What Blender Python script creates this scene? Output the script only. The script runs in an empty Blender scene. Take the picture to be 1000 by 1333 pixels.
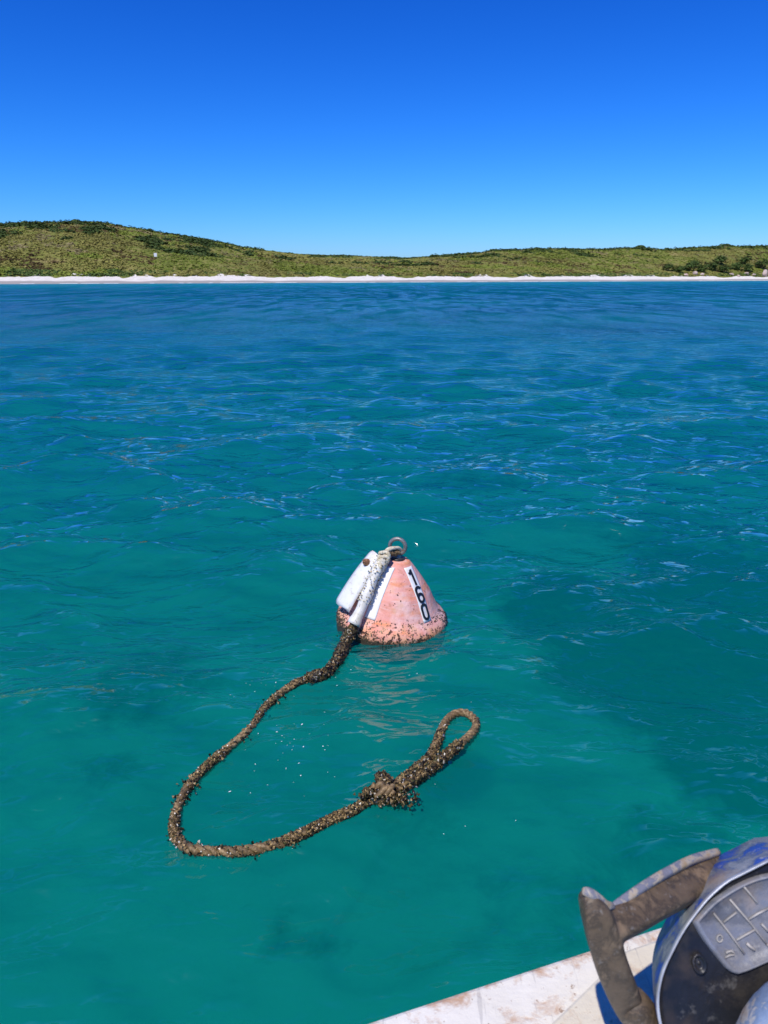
import bpy, bmesh, math, random
import numpy as np
from mathutils import Vector, Matrix

random.seed(7)
RNG = np.random.default_rng(11)
S = bpy.context.scene
COL = S.collection

# ------------------------------------------------------------------ camera
H = 2.05
FPX = 963.0
PITCH = math.atan((666.5 - 360.0) / FPX)
cam_d = bpy.data.cameras.new('camera')
cam = bpy.data.objects.new('camera', cam_d)
COL.objects.link(cam)
cam.location = (0, 0, H)
cam.rotation_euler = (math.pi / 2 - PITCH, 0, 0)
cam_d.sensor_fit = 'VERTICAL'
cam_d.sensor_height = 36.0
cam_d.lens = 36.0 * FPX / 1333.0
cam_d.clip_start = 0.05
cam_d.clip_end = 9000
cam_d.dof.use_dof = True
cam_d.dof.focus_distance = 5.0
cam_d.dof.aperture_fstop = 9.0
S.camera = cam

# ------------------------------------------------------------------ world, sun, exposure
SUN_AZ, SUN_EL = math.radians(-151.0), math.radians(60.0)   # clockwise from +Y
world = bpy.data.worlds.new('World')
S.world = world
world.use_nodes = True
wn = world.node_tree
wn.nodes.clear()
sky = wn.nodes.new('ShaderNodeTexSky')
sky.sky_type = 'NISHITA'
sky.sun_disc = False
sky.sun_elevation = SUN_EL
sky.sun_rotation = SUN_AZ % (2 * math.pi)
sky.altitude = 0
sky.air_density = 1.0
sky.dust_density = 0.3
sky.ozone_density = 3.0
sep = wn.nodes.new('ShaderNodeSeparateColor')
cmb = wn.nodes.new('ShaderNodeCombineColor')
wn.links.new(sky.outputs[0], sep.inputs[0])
for i_, (pw_, k_) in enumerate(((2.55, 0.0026), (1.70, 0.0228), (1.35, 0.0879))):      # deep clear-air blue, the same response everywhere
    p_ = wn.nodes.new('ShaderNodeMath')
    p_.operation = 'POWER'
    p_.inputs[1].default_value = pw_
    m_ = wn.nodes.new('ShaderNodeMath')
    m_.operation = 'MULTIPLY'
    m_.inputs[1].default_value = k_ * 10
    wn.links.new(sep.outputs[i_], p_.inputs[0])
    wn.links.new(p_.outputs[0], m_.inputs[0])
    c_ = wn.nodes.new('ShaderNodeMath')
    c_.operation = 'MINIMUM'
    c_.inputs[1].default_value = (4.0, 7.8, 12.0)[i_]
    wn.links.new(m_.outputs[0], c_.inputs[0])
    wn.links.new(c_.outputs[0], cmb.inputs[i_])
bg = wn.nodes.new('ShaderNodeBackground')
bg.inputs['Strength'].default_value = 0.1
wo = wn.nodes.new('ShaderNodeOutputWorld')
wn.links.new(cmb.outputs[0], bg.inputs['Color'])
wn.links.new(bg.outputs[0], wo.inputs['Surface'])

sun_d = bpy.data.lights.new('sun', 'SUN')
sun_d.energy = 4.2
sun_d.angle = math.radians(0.53)
sun_d.color = (1.0, 0.95, 0.87)
sun = bpy.data.objects.new('sun', sun_d)
COL.objects.link(sun)
SUNV = Vector((math.sin(SUN_AZ) * math.cos(SUN_EL), math.cos(SUN_AZ) * math.cos(SUN_EL), math.sin(SUN_EL)))
sun.rotation_euler = SUNV.to_track_quat('Z', 'Y').to_euler()
sun.location = SUNV * 50

S.view_settings.view_transform = 'Standard'
S.view_settings.look = 'None'
S.view_settings.exposure = 0.0
S.view_settings.gamma = 1.0
S.view_settings.use_curve_mapping = False
S.cycles.transparent_max_bounces = 16
S.cycles.max_bounces = 8

# ------------------------------------------------------------------ survey helpers (photo pixel -> place)
_F = np.array([0, math.cos(PITCH), -math.sin(PITCH)])
_U = np.array([0, math.sin(PITCH), math.cos(PITCH)])
_R = np.array([1.0, 0, 0])
_C = np.array([0, 0, H])


def _ray(u, v):
    return _F + _R * (u - 500) / FPX - _U * (v - 666.5) / FPX


def at_z(u, v, z=0.0):
    d = _ray(u, v)
    return _C + d * ((z - H) / d[2])


def at_depth(u, v, t):
    return _C + _ray(u, v) * t


# ------------------------------------------------------------------ mesh helpers
def link(name, me, mat=None, parent=None, smooth=True):
    o = bpy.data.objects.new(name, me)
    COL.objects.link(o)
    if mat:
        me.materials.append(mat)
    if smooth:
        me.polygons.foreach_set('use_smooth', [True] * len(me.polygons))
    if parent:
        o.parent = parent
    return o


def mesh_np(name, V, Fq, mat=None, parent=None, smooth=True, tint=None):
    """V (n,3); Fq (m,k) array with k = 3 or 4"""
    V = np.asarray(V, dtype=np.float32)
    Fq = np.asarray(Fq, dtype=np.int32)
    me = bpy.data.meshes.new(name)
    m, k = Fq.shape
    me.vertices.add(len(V))
    me.vertices.foreach_set('co', V.ravel())
    me.loops.add(m * k)
    me.loops.foreach_set('vertex_index', Fq.ravel())
    me.polygons.add(m)
    me.polygons.foreach_set('loop_start', np.arange(m, dtype=np.int32) * k)
    me.update(calc_edges=True)
    if tint is not None:
        a = me.attributes.new('tint', 'FLOAT_COLOR', 'FACE')
        t4 = np.ones((m, 4), dtype=np.float32)
        t4[:, :3] = tint
        a.data.foreach_set('color', t4.ravel())
    return link(name, me, mat, parent, smooth)


def mesh_py(name, V, F, mat=None, parent=None, smooth=False):
    me = bpy.data.meshes.new(name)
    me.from_pydata([tuple(map(float, v)) for v in V], [], F)
    me.update()
    return link(name, me, mat, parent, smooth)


def empty(name, loc=(0, 0, 0)):
    o = bpy.data.objects.new(name, None)
    o.empty_display_size = 0.1
    COL.objects.link(o)
    o.location = loc
    return o


def tag(o, label=None, cat=None, group=None, kind=None):
    if label:
        o['label'] = label
    if cat:
        o['category'] = cat
    if group:
        o['group'] = group
    if kind:
        o['kind'] = kind
    return o


def bevel(o, w, seg=2, angle=0.6):
    m = o.modifiers.new('bevel', 'BEVEL')
    m.width = w
    m.segments = seg
    m.limit_method = 'ANGLE'
    m.angle_limit = angle
    m.harden_normals = False
    return o


def catmull(pts, n):
    pts = np.asarray(pts, float)
    P = np.vstack([2 * pts[0] - pts[1], pts, 2 * pts[-1] - pts[-2]])
    out = []
    for i in range(1, len(P) - 2):
        t = np.linspace(0, 1, 24, endpoint=False)[:, None]
        p0, p1, p2, p3 = P[i - 1], P[i], P[i + 1], P[i + 2]
        out.append(0.5 * ((2 * p1) + (-p0 + p2) * t + (2 * p0 - 5 * p1 + 4 * p2 - p3) * t ** 2 + (-p0 + 3 * p1 - 3 * p2 + p3) * t ** 3))
    out = np.vstack(out + [P[-2][None]])
    L = np.r_[0, np.cumsum(np.linalg.norm(np.diff(out[:, :3], axis=0), axis=1))]
    s = np.linspace(0, L[-1], n)
    return np.stack([np.interp(s, L, out[:, j]) for j in range(out.shape[1])], 1), L[-1]


def frames(C):
    T = np.gradient(C, axis=0)
    T /= np.linalg.norm(T, axis=1)[:, None]
    N = np.zeros_like(T)
    ref = np.array([0, 0, 1.0]) if abs(T[0][2]) < 0.9 else np.array([1.0, 0, 0])
    n = ref - T[0] * ref.dot(T[0])
    n /= np.linalg.norm(n)
    for i in range(len(C)):
        n = n - T[i] * n.dot(T[i])
        n /= np.linalg.norm(n)
        N[i] = n
    return T, N, np.cross(T, N)


def tube(C, r, seg=10, cap=True, sx=1.0):
    C = np.asarray(C, float)
    n = len(C)
    r = np.broadcast_to(np.asarray(r, float), (n,))
    T, N, B = frames(C)
    a = np.linspace(0, 2 * math.pi, seg, endpoint=False)
    V = C[:, None, :] + r[:, None, None] * (np.cos(a)[None, :, None] * N[:, None, :] + sx * np.sin(a)[None, :, None] * B[:, None, :])
    V = V.reshape(-1, 3)
    i = np.arange(n - 1)[:, None] * seg
    j = np.arange(seg)[None, :]
    k = (j + 1) % seg
    F = np.stack([i + j, i + k, i + seg + k, i + seg + j], -1).reshape(-1, 4)
    if cap:
        c0 = len(V)
        V = np.vstack([V, C[0][None], C[-1][None]])
        jj = np.arange(seg)
        kk = (jj + 1) % seg
        F = np.vstack([F, np.stack([kk, jj, np.full(seg, c0), np.full(seg, c0)], 1)[:, :4]]) if False else F
        tri0 = [(int(kk[q]), int(jj[q]), c0) for q in range(seg)]
        b = (n - 1) * seg
        tri1 = [(int(b + jj[q]), int(b + kk[q]), c0 + 1) for q in range(seg)]
        return V, [tuple(map(int, f)) for f in F] + tri0 + tri1
    return V, [tuple(map(int, f)) for f in F]


def vnoise(x, y, seed=0):
    """smooth value noise on numpy arrays, range 0..1"""
    xi = np.floor(x).astype(np.int64)
    yi = np.floor(y).astype(np.int64)
    fx, fy = x - xi, y - yi
    fx = fx * fx * (3 - 2 * fx)
    fy = fy * fy * (3 - 2 * fy)

    def h(a, b):
        n = (a * 374761393 + b * 668265263 + seed * 974711) & 0xFFFFFFFF
        n = ((n ^ (n >> 13)) * 1274126177) & 0xFFFFFFFF
        return ((n ^ (n >> 16)) & 0xFFFF) / 65535.0
    return (h(xi, yi) * (1 - fx) + h(xi + 1, yi) * fx) * (1 - fy) + (h(xi, yi + 1) * (1 - fx) + h(xi + 1, yi + 1) * fx) * fy


def fbm(x, y, oct=4, seed=0):
    s, a, t = 0.0, 0.5, 0.0
    for k in range(oct):
        s = s + a * vnoise(x * 2 ** k, y * 2 ** k, seed + k)
        t += a
        a *= 0.5
    return s / t


def sstep(a, b, x):
    t = np.clip((x - a) / (b - a), 0, 1)
    return t * t * (3 - 2 * t)


# ------------------------------------------------------------------ material helpers
class NT:
    def __init__(self, name):
        self.m = bpy.data.materials.new(name)
        self.m.use_nodes = True
        self.t = self.m.node_tree
        self.t.nodes.clear()
        self.out = self.n('ShaderNodeOutputMaterial')

    def n(self, typ, **kw):
        nd = self.t.nodes.new(typ)
        for k, v in kw.items():
            setattr(nd, k, v)
        return nd

    def put(self, sock, val):
        if hasattr(val, 'links'):
            self.t.links.new(val, sock)
        elif isinstance(val, (tuple, list)) and len(val) == 3 and sock.type == 'RGBA':
            sock.default_value = (*val, 1)
        else:
            sock.default_value = val

    def coord(self, scale=(1, 1, 1), kind='Object', rot=(0, 0, 0)):
        tc = self.n('ShaderNodeTexCoord')
        mp = self.n('ShaderNodeMapping')
        mp.inputs['Scale'].default_value = scale
        mp.inputs['Rotation'].default_value = rot
        self.t.links.new(tc.outputs[kind], mp.inputs['Vector'])
        return mp.outputs[0]

    def noise(self, vec, scale=5, detail=4, rough=0.5, dist=0.0):
        nd = self.n('ShaderNodeTexNoise')
        self.put(nd.inputs['Vector'], vec)
        nd.inputs['Scale'].default_value = scale
        nd.inputs['Detail'].default_value = detail
        nd.inputs['Roughness'].default_value = rough
        nd.inputs['Distortion'].default_value = dist
        return nd.outputs['Fac']

    def ramp(self, fac, stops, interp='LINEAR'):
        nd = self.n('ShaderNodeValToRGB')
        self.put(nd.inputs['Fac'], fac)
        cr = nd.color_ramp
        cr.interpolation = interp
        while len(cr.elements) < len(stops):
            cr.elements.new(0.5)
        for e, (p, c) in zip(cr.elements, stops):
            e.position = p
            if not isinstance(c, (tuple, list)):
                c = (c, c, c)
            e.color = (*c, 1)
        return nd.outputs['Color']

    def mix(self, fac, a, b, blend='MIX'):
        nd = self.n('ShaderNodeMix', data_type='RGBA', blend_type=blend)
        self.put(nd.inputs['Factor'], fac)
        self.put(nd.inputs[6], a)
        self.put(nd.inputs[7], b)
        return nd.outputs[2]

    def math(self, op, a, b=0.0, c=0.0, clamp=False):
        nd = self.n('ShaderNodeMath', operation=op)
        nd.use_clamp = clamp
        self.put(nd.inputs[0], a)
        self.put(nd.inputs[1], b)
        self.put(nd.inputs[2], c)
        return nd.outputs[0]

    def bump(self, height, dist=1.0, strength=1.0, normal=None):
        nd = self.n('ShaderNodeBump')
        self.put(nd.inputs['Height'], height)
        nd.inputs['Distance'].default_value = dist
        nd.inputs['Strength'].default_value = strength
        if normal is not None:
            self.put(nd.inputs['Normal'], normal)
        return nd.outputs[0]

    def pbr(self, color, rough=0.6, normal=None, spec=0.5, metal=0.0):
        b = self.n('ShaderNodeBsdfPrincipled')
        self.put(b.inputs['Base Color'], color)
        self.put(b.inputs['Roughness'], rough)
        self.put(b.inputs['Specular IOR Level'], spec)
        self.put(b.inputs['Metallic'], metal)
        if normal is not None:
            self.put(b.inputs['Normal'], normal)
        self.t.links.new(b.outputs[0], self.out.inputs['Surface'])
        return self.m

    def attr(self, name='tint'):
        return self.n('ShaderNodeAttribute', attribute_name=name).outputs['Color']

    def xyz(self, kind='Object'):
        tc = self.n('ShaderNodeTexCoord')
        sp = self.n('ShaderNodeSeparateXYZ')
        self.t.links.new(tc.outputs[kind], sp.inputs[0])
        return sp.outputs


# ------------------------------------------------------------------ the boat's gunwale line (used by water lee and the boat)
GZ = 0.80
EA = at_z(470, 1333, GZ)
EB = at_z(865, 1204, GZ)
ED = (EB - EA) / np.linalg.norm(EB - EA)            # along the gunwale, away to the right
EN = np.array([ED[1], -ED[0], 0.0])                 # inboard

# ------------------------------------------------------------------ waves
NW = 170
lam = np.exp(RNG.uniform(math.log(0.17), math.log(3.4), NW))
main_dir = math.radians(96)
ang = main_dir + RNG.normal(0, math.radians(34), NW)
kx, ky = 2 * math.pi / lam * np.cos(ang), 2 * math.pi / lam * np.sin(ang)
ph = RNG.uniform(0, 2 * math.pi, NW)
slope = 0.0088 * np.where(lam > 0.8, 2.9, np.where(lam > 0.26, 2.6, 1.5)) * np.where(lam > 2.6, 0.8, 1.0) * RNG.uniform(0.6, 1.4, NW)
amp = slope * lam / (2 * math.pi)


def wave(x, y, spacing=None):
    """sea surface height; short waves die down in the lee of the boat and in slicks, and where the sheet is too coarse"""
    x = np.asarray(x, float)
    y = np.asarray(y, float)
    r = np.hypot(x, y)
    lee = 0.60 + 0.40 * sstep(2.2, 6.5, r)
    slick = 0.65 + 0.7 * vnoise(x * 0.16 + 3.1, y * 0.30 + 1.7, 5)
    wx = x + 0.25 * (vnoise(x * 0.5, y * 0.5, 21) - 0.5)
    wy = y + 0.35 * (vnoise(x * 0.6 + 9, y * 0.6, 22) - 0.5)
    h = np.zeros_like(x)
    for i in range(NW):
        p = kx[i] * wx + ky[i] * wy + ph[i]
        s = np.sin(p)
        f = (np.exp(1.6 * s) - 1.75) * 0.50       # peaked crests, flat troughs
        a = amp[i] * (lee * slick if lam[i] < 2.5 else 0.6 + 0.4 * lee)
        if spacing is not None:
            a = a * sstep(2.2, 5.0, lam[i] / spacing)
        h += a * f
    return h


# ------------------------------------------------------------------ shore geometry
def shore_dist(px):
    inv = 1 / 219.0 + px / 1000.0 * (1 / 395.0 - 1 / 219.0)
    return 1.0 / np.maximum(inv, 1 / 650.0)


_rx = [-1600, -600, -250, -100, 0, 40, 100, 140, 170, 200, 250, 300, 320, 345, 380, 430, 530, 560, 600, 625, 640, 700, 745, 780, 830, 860, 900, 940, 1000, 1150, 1400, 2600]
_ry = [330, 318, 305, 297, 292, 289, 288, 289, 294, 299, 308, 317, 322, 324, 328, 330, 333, 332, 330, 328, 325, 323, 324, 324, 322, 324, 322, 320, 320, 324, 331, 340]


def ridge_elev(px):
    return (360.0 - np.interp(px, _rx, _ry) - 4.5 - 4.0 * sstep(400, 150, px)) / FPX


KPX = math.cos(PITCH) / FPX


def land_xy(px, w):
    d = shore_dist(px) + w
    return (px - 500) * KPX * d, d


def land_z(px, w):
    D = shore_dist(px)
    wr = 120 + 40 * vnoise(px / 260.0 + 4, px * 0, 3)
    zr = H + ridge_elev(px) * (D + wr) * 0.985
    beach = np.interp(w, [-60, -12, 0, 6, 12, 18, 24], [-3.2, -0.9, 0.0, 0.45, 0.95, 2.0, 3.0])
    dune = 2.65 + 0.9 * (fbm(px / 24.0, px * 0 + 2, 3, 8) - 0.5)
    t = np.clip((w - 20) / (wr - 20), 0, 1.0)
    up = dune + (zr - dune) * (1 - (1 - t) ** 1.35)
    behind = zr - 0.05 * np.maximum(w - wr, 0)
    z = np.where(w < 20, np.minimum(beach, dune), np.where(w < wr, up, behind))
    x, y = land_xy(px, w)
    rough = sstep(22, 50, w) * (1 - 0.6 * sstep(wr * 0.7, wr, w))
    z = z + rough * (3.0 * (fbm(x / 38.0, y / 30.0, 3, 4) - 0.5) + 0.8 * (fbm(x / 7.0, y / 7.0, 3, 9) - 0.5))
    return z


# ------------------------------------------------------------------ materials of the setting
def mat_water():
    n = NT('sea_water')
    g = n.n('ShaderNodeNewGeometry')
    sp = n.n('ShaderNodeSeparateXYZ')
    n.t.links.new(g.outputs['Position'], sp.inputs[0])
    flat = n.n('ShaderNodeCombineXYZ')
    n.put(flat.inputs[0], sp.outputs[0])
    n.put(flat.inputs[1], sp.outputs[1])
    pos = flat.outputs[0]
    ln = n.n('ShaderNodeVectorMath', operation='LENGTH')
    n.put(ln.inputs[0], pos)
    dist = ln.outputs['Value']

    def mapped(sx, sy, rot):
        mp = n.n('ShaderNodeMapping')
        mp.inputs['Scale'].default_value = (sx, sy, 1)
        mp.inputs['Rotation'].default_value = (0, 0, rot)
        n.put(mp.inputs['Vector'], pos)
        return mp.outputs[0]

    def rng(a, b, lo, hi):
        mr = n.n('ShaderNodeMapRange', interpolation_type='SMOOTHSTEP')
        n.put(mr.inputs['Value'], dist)
        for k, v in zip(('From Min', 'From Max', 'To Min', 'To Max'), (a, b, lo, hi)):
            mr.inputs[k].default_value = v
        return mr.outputs[0]
    # ripples: slopes of a ridged height field taken over a fixed 1 cm / 4 cm step; weaker in the boat's lee and in slicks,
    # with larger chop carried by the shader where the sheet is coarse
    def scaled(vec, fac):
        sc_ = n.n('ShaderNodeVectorMath', operation='SCALE')
        n.put(sc_.inputs[0], vec)
        n.put(sc_.inputs['Scale'], fac)
        return sc_.outputs[0]

    def add(a_, b_):
        ad = n.n('ShaderNodeVectorMath', operation='ADD')
        n.put(ad.inputs[0], a_)
        n.put(ad.inputs[1], b_)
        return ad.outputs[0]

    def slopes(sx, sy, rot, scale, detail, dist_, step, ridge=True):
        hs = []
        for off in ((0, 0, 0), (step, 0, 0), (0, step, 0)):
            mp = n.n('ShaderNodeMapping')
            mp.inputs['Scale'].default_value = (sx, sy, 1)
            mp.inputs['Rotation'].default_value = (0, 0, rot)
            n.put(mp.inputs['Vector'], add(pos, off))
            h = n.noise(mp.outputs[0], scale, detail, 0.5, dist_)
            if ridge:
                h = n.math('SMOOTH_MIN', n.math('MULTIPLY', h, 2.0), n.math('SUBTRACT', 2.0, n.math('MULTIPLY', h, 2.0)), 0.12)
            hs.append(h)
        cb = n.n('ShaderNodeCombineXYZ')
        n.put(cb.inputs[0], n.math('SUBTRACT', hs[0], hs[1]))
        n.put(cb.inputs[1], n.math('SUBTRACT', hs[0], hs[2]))
        return scaled(cb.outputs[0], 1.0 / step)
    slick = n.noise(mapped(0.5, 0.8, 0.3), 0.35, 2, 0.5)
    slk = n.ramp(slick, [(0.32, 0.75), (0.62, 1.1)])
    gust = n.math('MULTIPLY', n.math('MULTIPLY', rng(1.7, 3.5, 0.55, 1.15), rng(6.0, 24.0, 3.0, 1.3)), n.math('MULTIPLY', slk, rng(20.0, 60.0, 1.0, 0.35)))
    band = n.ramp(n.noise(mapped(0.35, 1.0, 0.05), 0.11, 3, 0.6), [(0.34, 0.35), (0.66, 1.6)])
    sl = scaled(slopes(0.40, 1.0, 0.22, 4.2, 2, 0.5, 0.02), n.math('MULTIPLY', gust, 0.075))
    sl = add(sl, scaled(slopes(0.42, 1.0, -0.28, 11.0, 2, 0.5, 0.008), n.math('MULTIPLY', gust, 0.023)))
    sl = add(sl, scaled(slopes(0.38, 1.0, 0.10, 1.25, 3, 0.5, 0.04), n.math('MULTIPLY', n.math('MULTIPLY', band, rng(30.0, 90.0, 1.0, 0.4)), rng(2.2, 7.0, 0.05, 0.17))))
    sl = add(sl, scaled(slopes(0.5, 1.0, -0.1, 0.32, 2, 0.3, 0.15, False), n.math('MULTIPLY', band, rng(30.0, 90.0, 0.0, 0.8))))
    sl = add(sl, scaled(slopes(0.5, 1.0, 0.05, 0.075, 2, 0.3, 0.6, False), rng(50.0, 150.0, 0.0, 2.0)))
    # groups of steeper and flatter chop far out
    for sx_, sy_, lo_, hi_, am_ in ((0.6, 0.17, 16.0, 40.0, 2.4), (0.22, 0.045, 50.0, 110.0, 2.6)):
        cb = n.n('ShaderNodeCombineXYZ')
        gn = n.math('SUBTRACT', n.noise(mapped(sx_, sy_, 0.0), 1.0, 3, 0.65, 0.3), 0.43)
        n.put(cb.inputs[1], n.math('MULTIPLY', gn, rng(lo_, hi_, 0.0, -am_)))
        sl = add(sl, cb.outputs[0])
    fl = n.n('ShaderNodeVectorMath', operation='MULTIPLY')
    mg = n.n('ShaderNodeVectorMath', operation='LENGTH')
    n.put(mg.inputs[0], sl)
    lim = n.math('POWER', n.math('MULTIPLY_ADD', n.math('MULTIPLY', mg.outputs['Value'], mg.outputs['Value']), 1 / .32 ** 2, 1.0), -0.5)   # ripples break before they get steeper
    n.put(fl.inputs[0], scaled(sl, lim))
    fl.inputs[1].default_value = (1.0, 1.0, 0.0)
    # ripple faces that lean away past the line of sight are hidden behind their own crest: fold them back into sight
    ih = n.n('ShaderNodeVectorMath', operation='MULTIPLY')
    n.put(ih.inputs[0], g.outputs['Incoming'])
    ih.inputs[1].default_value = (1, 1, 0)
    il = n.n('ShaderNodeVectorMath', operation='LENGTH')
    n.put(il.inputs[0], ih.outputs[0])
    vh = n.n('ShaderNodeVectorMath', operation='NORMALIZE')
    n.put(vh.inputs[0], ih.outputs[0])
    gd = n.n('ShaderNodeVectorMath', operation='DOT_PRODUCT')
    n.put(gd.inputs[0], g.outputs['Normal'])
    n.put(gd.inputs[1], g.outputs['Incoming'])
    tl = n.math('DIVIDE', gd.outputs['Value'], n.math('MAXIMUM', il.outputs['Value'], 0.02))
    sv = n.n('ShaderNodeVectorMath', operation='DOT_PRODUCT')
    n.put(sv.inputs[0], fl.outputs[0])
    n.put(sv.inputs[1], vh.outputs[0])
    lean = n.math('ADD', sv.outputs['Value'], tl)
    fold = n.math('SUBTRACT', n.math('ABSOLUTE', lean), lean)
    vis = add(fl.outputs[0], scaled(vh.outputs[0], fold))
    nz = n.n('ShaderNodeVectorMath', operation='NORMALIZE')
    n.put(nz.inputs[0], add(g.outputs['Normal'], vis))
    nrm = nz.outputs[0]
    # colour of the water body itself: green-blue, paler turquoise over the shallow sand off the beach
    big = n.noise(mapped(1, 1, 0), 0.05, 3, 0.5)
    body = n.ramp(big, [(0.35, (0.0, 0.172, 0.156)), (0.65, (0.0, 0.222, 0.194))])
    shal = n.math('MULTIPLY_ADD', sp.outputs[0], -0.5507, sp.outputs[1])       # metres off the shoreline (its line in plan)
    mr = n.n('ShaderNodeMapRange', interpolation_type='SMOOTHSTEP')
    n.put(mr.inputs['Value'], shal)
    for k, v in zip(('From Min', 'From Max', 'To Min', 'To Max'), (110.0, 262.0, 0.0, 1.0)):
        mr.inputs[k].default_value = v
    deep = n.n('ShaderNodeMapRange', interpolation_type='SMOOTHSTEP')          # the bottom drops away from the sand bank by the boat
    n.put(deep.inputs['Value'], sp.outputs[1])
    for k, v in zip(('From Min', 'From Max', 'To Min', 'To Max'), (2.2, 9.0, 0.0, 1.0)):
        deep.inputs[k].default_value = v
    body = n.mix(deep.outputs[0], body, (0.0, 0.145, 0.215))
    body = n.mix(mr.outputs[0], body, (0.01, 0.36, 0.42))
    dif = n.n('ShaderNodeBsdfDiffuse')
    n.put(dif.inputs['Color'], body)
    upn = n.n('ShaderNodeCombineXYZ')
    upn.inputs[2].default_value = 1.0
    n.put(dif.inputs['Normal'], upn.outputs[0])        # light comes up out of the water body evenly
    tr = n.n('ShaderNodeBsdfTransparent')
    tr.inputs['Color'].default_value = (0.12, 0.80, 0.77, 1)
    inner = n.n('ShaderNodeMixShader')
    inner.inputs[0].default_value = 0.46
    n.t.links.new(dif.outputs[0], inner.inputs[1])
    n.t.links.new(tr.outputs[0], inner.inputs[2])
    gl = n.n('ShaderNodeBsdfGlossy')
    n.put(gl.inputs['Roughness'], rng(4.0, 30.0, 0.045, 0.16))
    n.put(gl.inputs['Normal'], nrm)
    fr = n.n('ShaderNodeFresnel')
    fr.inputs['IOR'].default_value = 1.42
    n.put(fr.inputs['Normal'], nrm)
    top = n.n('ShaderNodeMixShader')
    n.put(top.inputs[0], fr.outputs[0])
    n.t.links.new(inner.outputs[0], top.inputs[1])
    n.t.links.new(gl.outputs[0], top.inputs[2])
    n.t.links.new(top.outputs[0], n.out.inputs['Surface'])
    return n.m


def mat_seabed():
    n = NT('seabed_sand_and_weed')
    c = n.coord()
    sand = n.ramp(n.noise(c, 1.2, 5, 0.6), [(0.3, (0.50, 0.44, 0.32)), (0.7, (0.62, 0.56, 0.42))])
    m = n.attr('weed')
    brk = n.noise(c, 2.2, 5, 0.65, 0.5)
    w = n.math('ADD', m, n.math('MULTIPLY', n.math('SUBTRACT', brk, 0.5), 1.3))
    w = n.ramp(w, [(0.30, 0.0), (0.80, 1.0)])
    weed = n.ramp(n.noise(c, 9, 4, 0.6), [(0.3, (0.025, 0.035, 0.018)), (0.7, (0.09, 0.095, 0.04))])
    col = n.mix(w, sand, weed)
    n.pbr(col, 0.9, spec=0.0)
    for nd in n.t.nodes:
        if nd.type == 'BSDF_PRINCIPLED':            # cloudy water over the bottom spreads the light that reaches it
            nd.subsurface_method = 'BURLEY'
            nd.inputs['Subsurface Weight'].default_value = 1.0
            nd.inputs['Subsurface Radius'].default_value = (1, 1, 1)
            nd.inputs['Subsurface Scale'].default_value = 0.9
    return n.m


def mat_land():
    n = NT('beach_and_heath_soil')
    c = n.coord()
    veg = n.attr('veg')
    wet = n.attr('wet')
    sand = n.ramp(n.noise(c, 0.6, 6, 0.6), [(0.3, (0.66, 0.60, 0.50)), (0.7, (0.82, 0.77, 0.68))])
    sand = n.mix(wet, sand, (0.36, 0.34, 0.30))
    soil = n.ramp(n.noise(c, 0.12, 6, 0.65), [(0.3, (0.11, 0.14, 0.022)), (0.5, (0.19, 0.20, 0.04)), (0.66, (0.27, 0.22, 0.08))])
    v = n.math('ADD', veg, n.math('MULTIPLY', n.math('SUBTRACT', n.noise(c, 0.5, 4, 0.6), 0.5), 0.5))
    v = n.ramp(v, [(0.45, 0.0), (0.55, 1.0)])
    col = n.mix(v, sand, soil)
    return n.pbr(col, 0.9, n.bump(n.noise(c, 1.5, 5, 0.6), 0.4, 0.8), spec=0.15)


M_leaf = (lambda n: n.pbr(n.attr(), 0.75, spec=0.2))(NT('scrub_leaves'))
M_tint = (lambda n: n.pbr(n.attr(), 0.65, spec=0.35))(NT('rope_growth'))
M_growth_wet = (lambda n: n.pbr(n.attr(), 0.35, spec=0.5))(NT('wet_sea_growth'))

# ------------------------------------------------------------------ sea
def build_sea():
    dep = np.linspace(math.radians(74), math.radians(1.6), 760)
    rad = H / np.tan(dep)
    r2 = np.geomspace(rad[-1] * 1.012, 420, 110)
    r3 = np.geomspace(440, 6000, 14)
    rad = np.concatenate([[0.02, 0.3], rad, r2, r3])
    a0 = np.linspace(-36, 36, 900)
    a1 = np.r_[np.linspace(37, 60, 60), np.linspace(62, 322, 60)[:-1]]
    a1 = np.r_[a1, np.linspace(-60, -37, 60)[(np.linspace(-60, -37, 60) > -38.0)]] if False else np.r_[np.linspace(36.4, 60, 60), np.linspace(61, 298, 50), np.linspace(300, 323.6, 60)]
    th = np.radians(np.r_[a0, a1])
    nr, na = len(rad), len(th)
    RR, TH = np.meshgrid(rad, th, indexing='ij')
    X, Y = RR * np.sin(TH), RR * np.cos(TH)
    sp = np.gradient(rad)
    spm = np.maximum(sp[:, None], RR * np.gradient(th)[None, :] * 1.0)
    Z = np.zeros_like(X)
    for i in range(0, nr, 60):
        s = slice(i, min(i + 60, nr))
        Z[s] = wave(X[s], Y[s], spm[s])
    V = np.stack([X, Y, Z], -1).reshape(-1, 3)
    i = np.arange(nr - 1)[:, None] * na
    j = np.arange(na)[None, :]
    k = (j + 1) % na
    F = np.stack([i + j, i + k, i + na + k, i + na + j], -1).reshape(-1, 4)
    o = mesh_np('sea_water', V, F, mat_water())
    tag(o, 'rippled teal sea with blue sky reflections around the buoy', 'sea', kind='structure')
    return o


build_sea()


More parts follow.
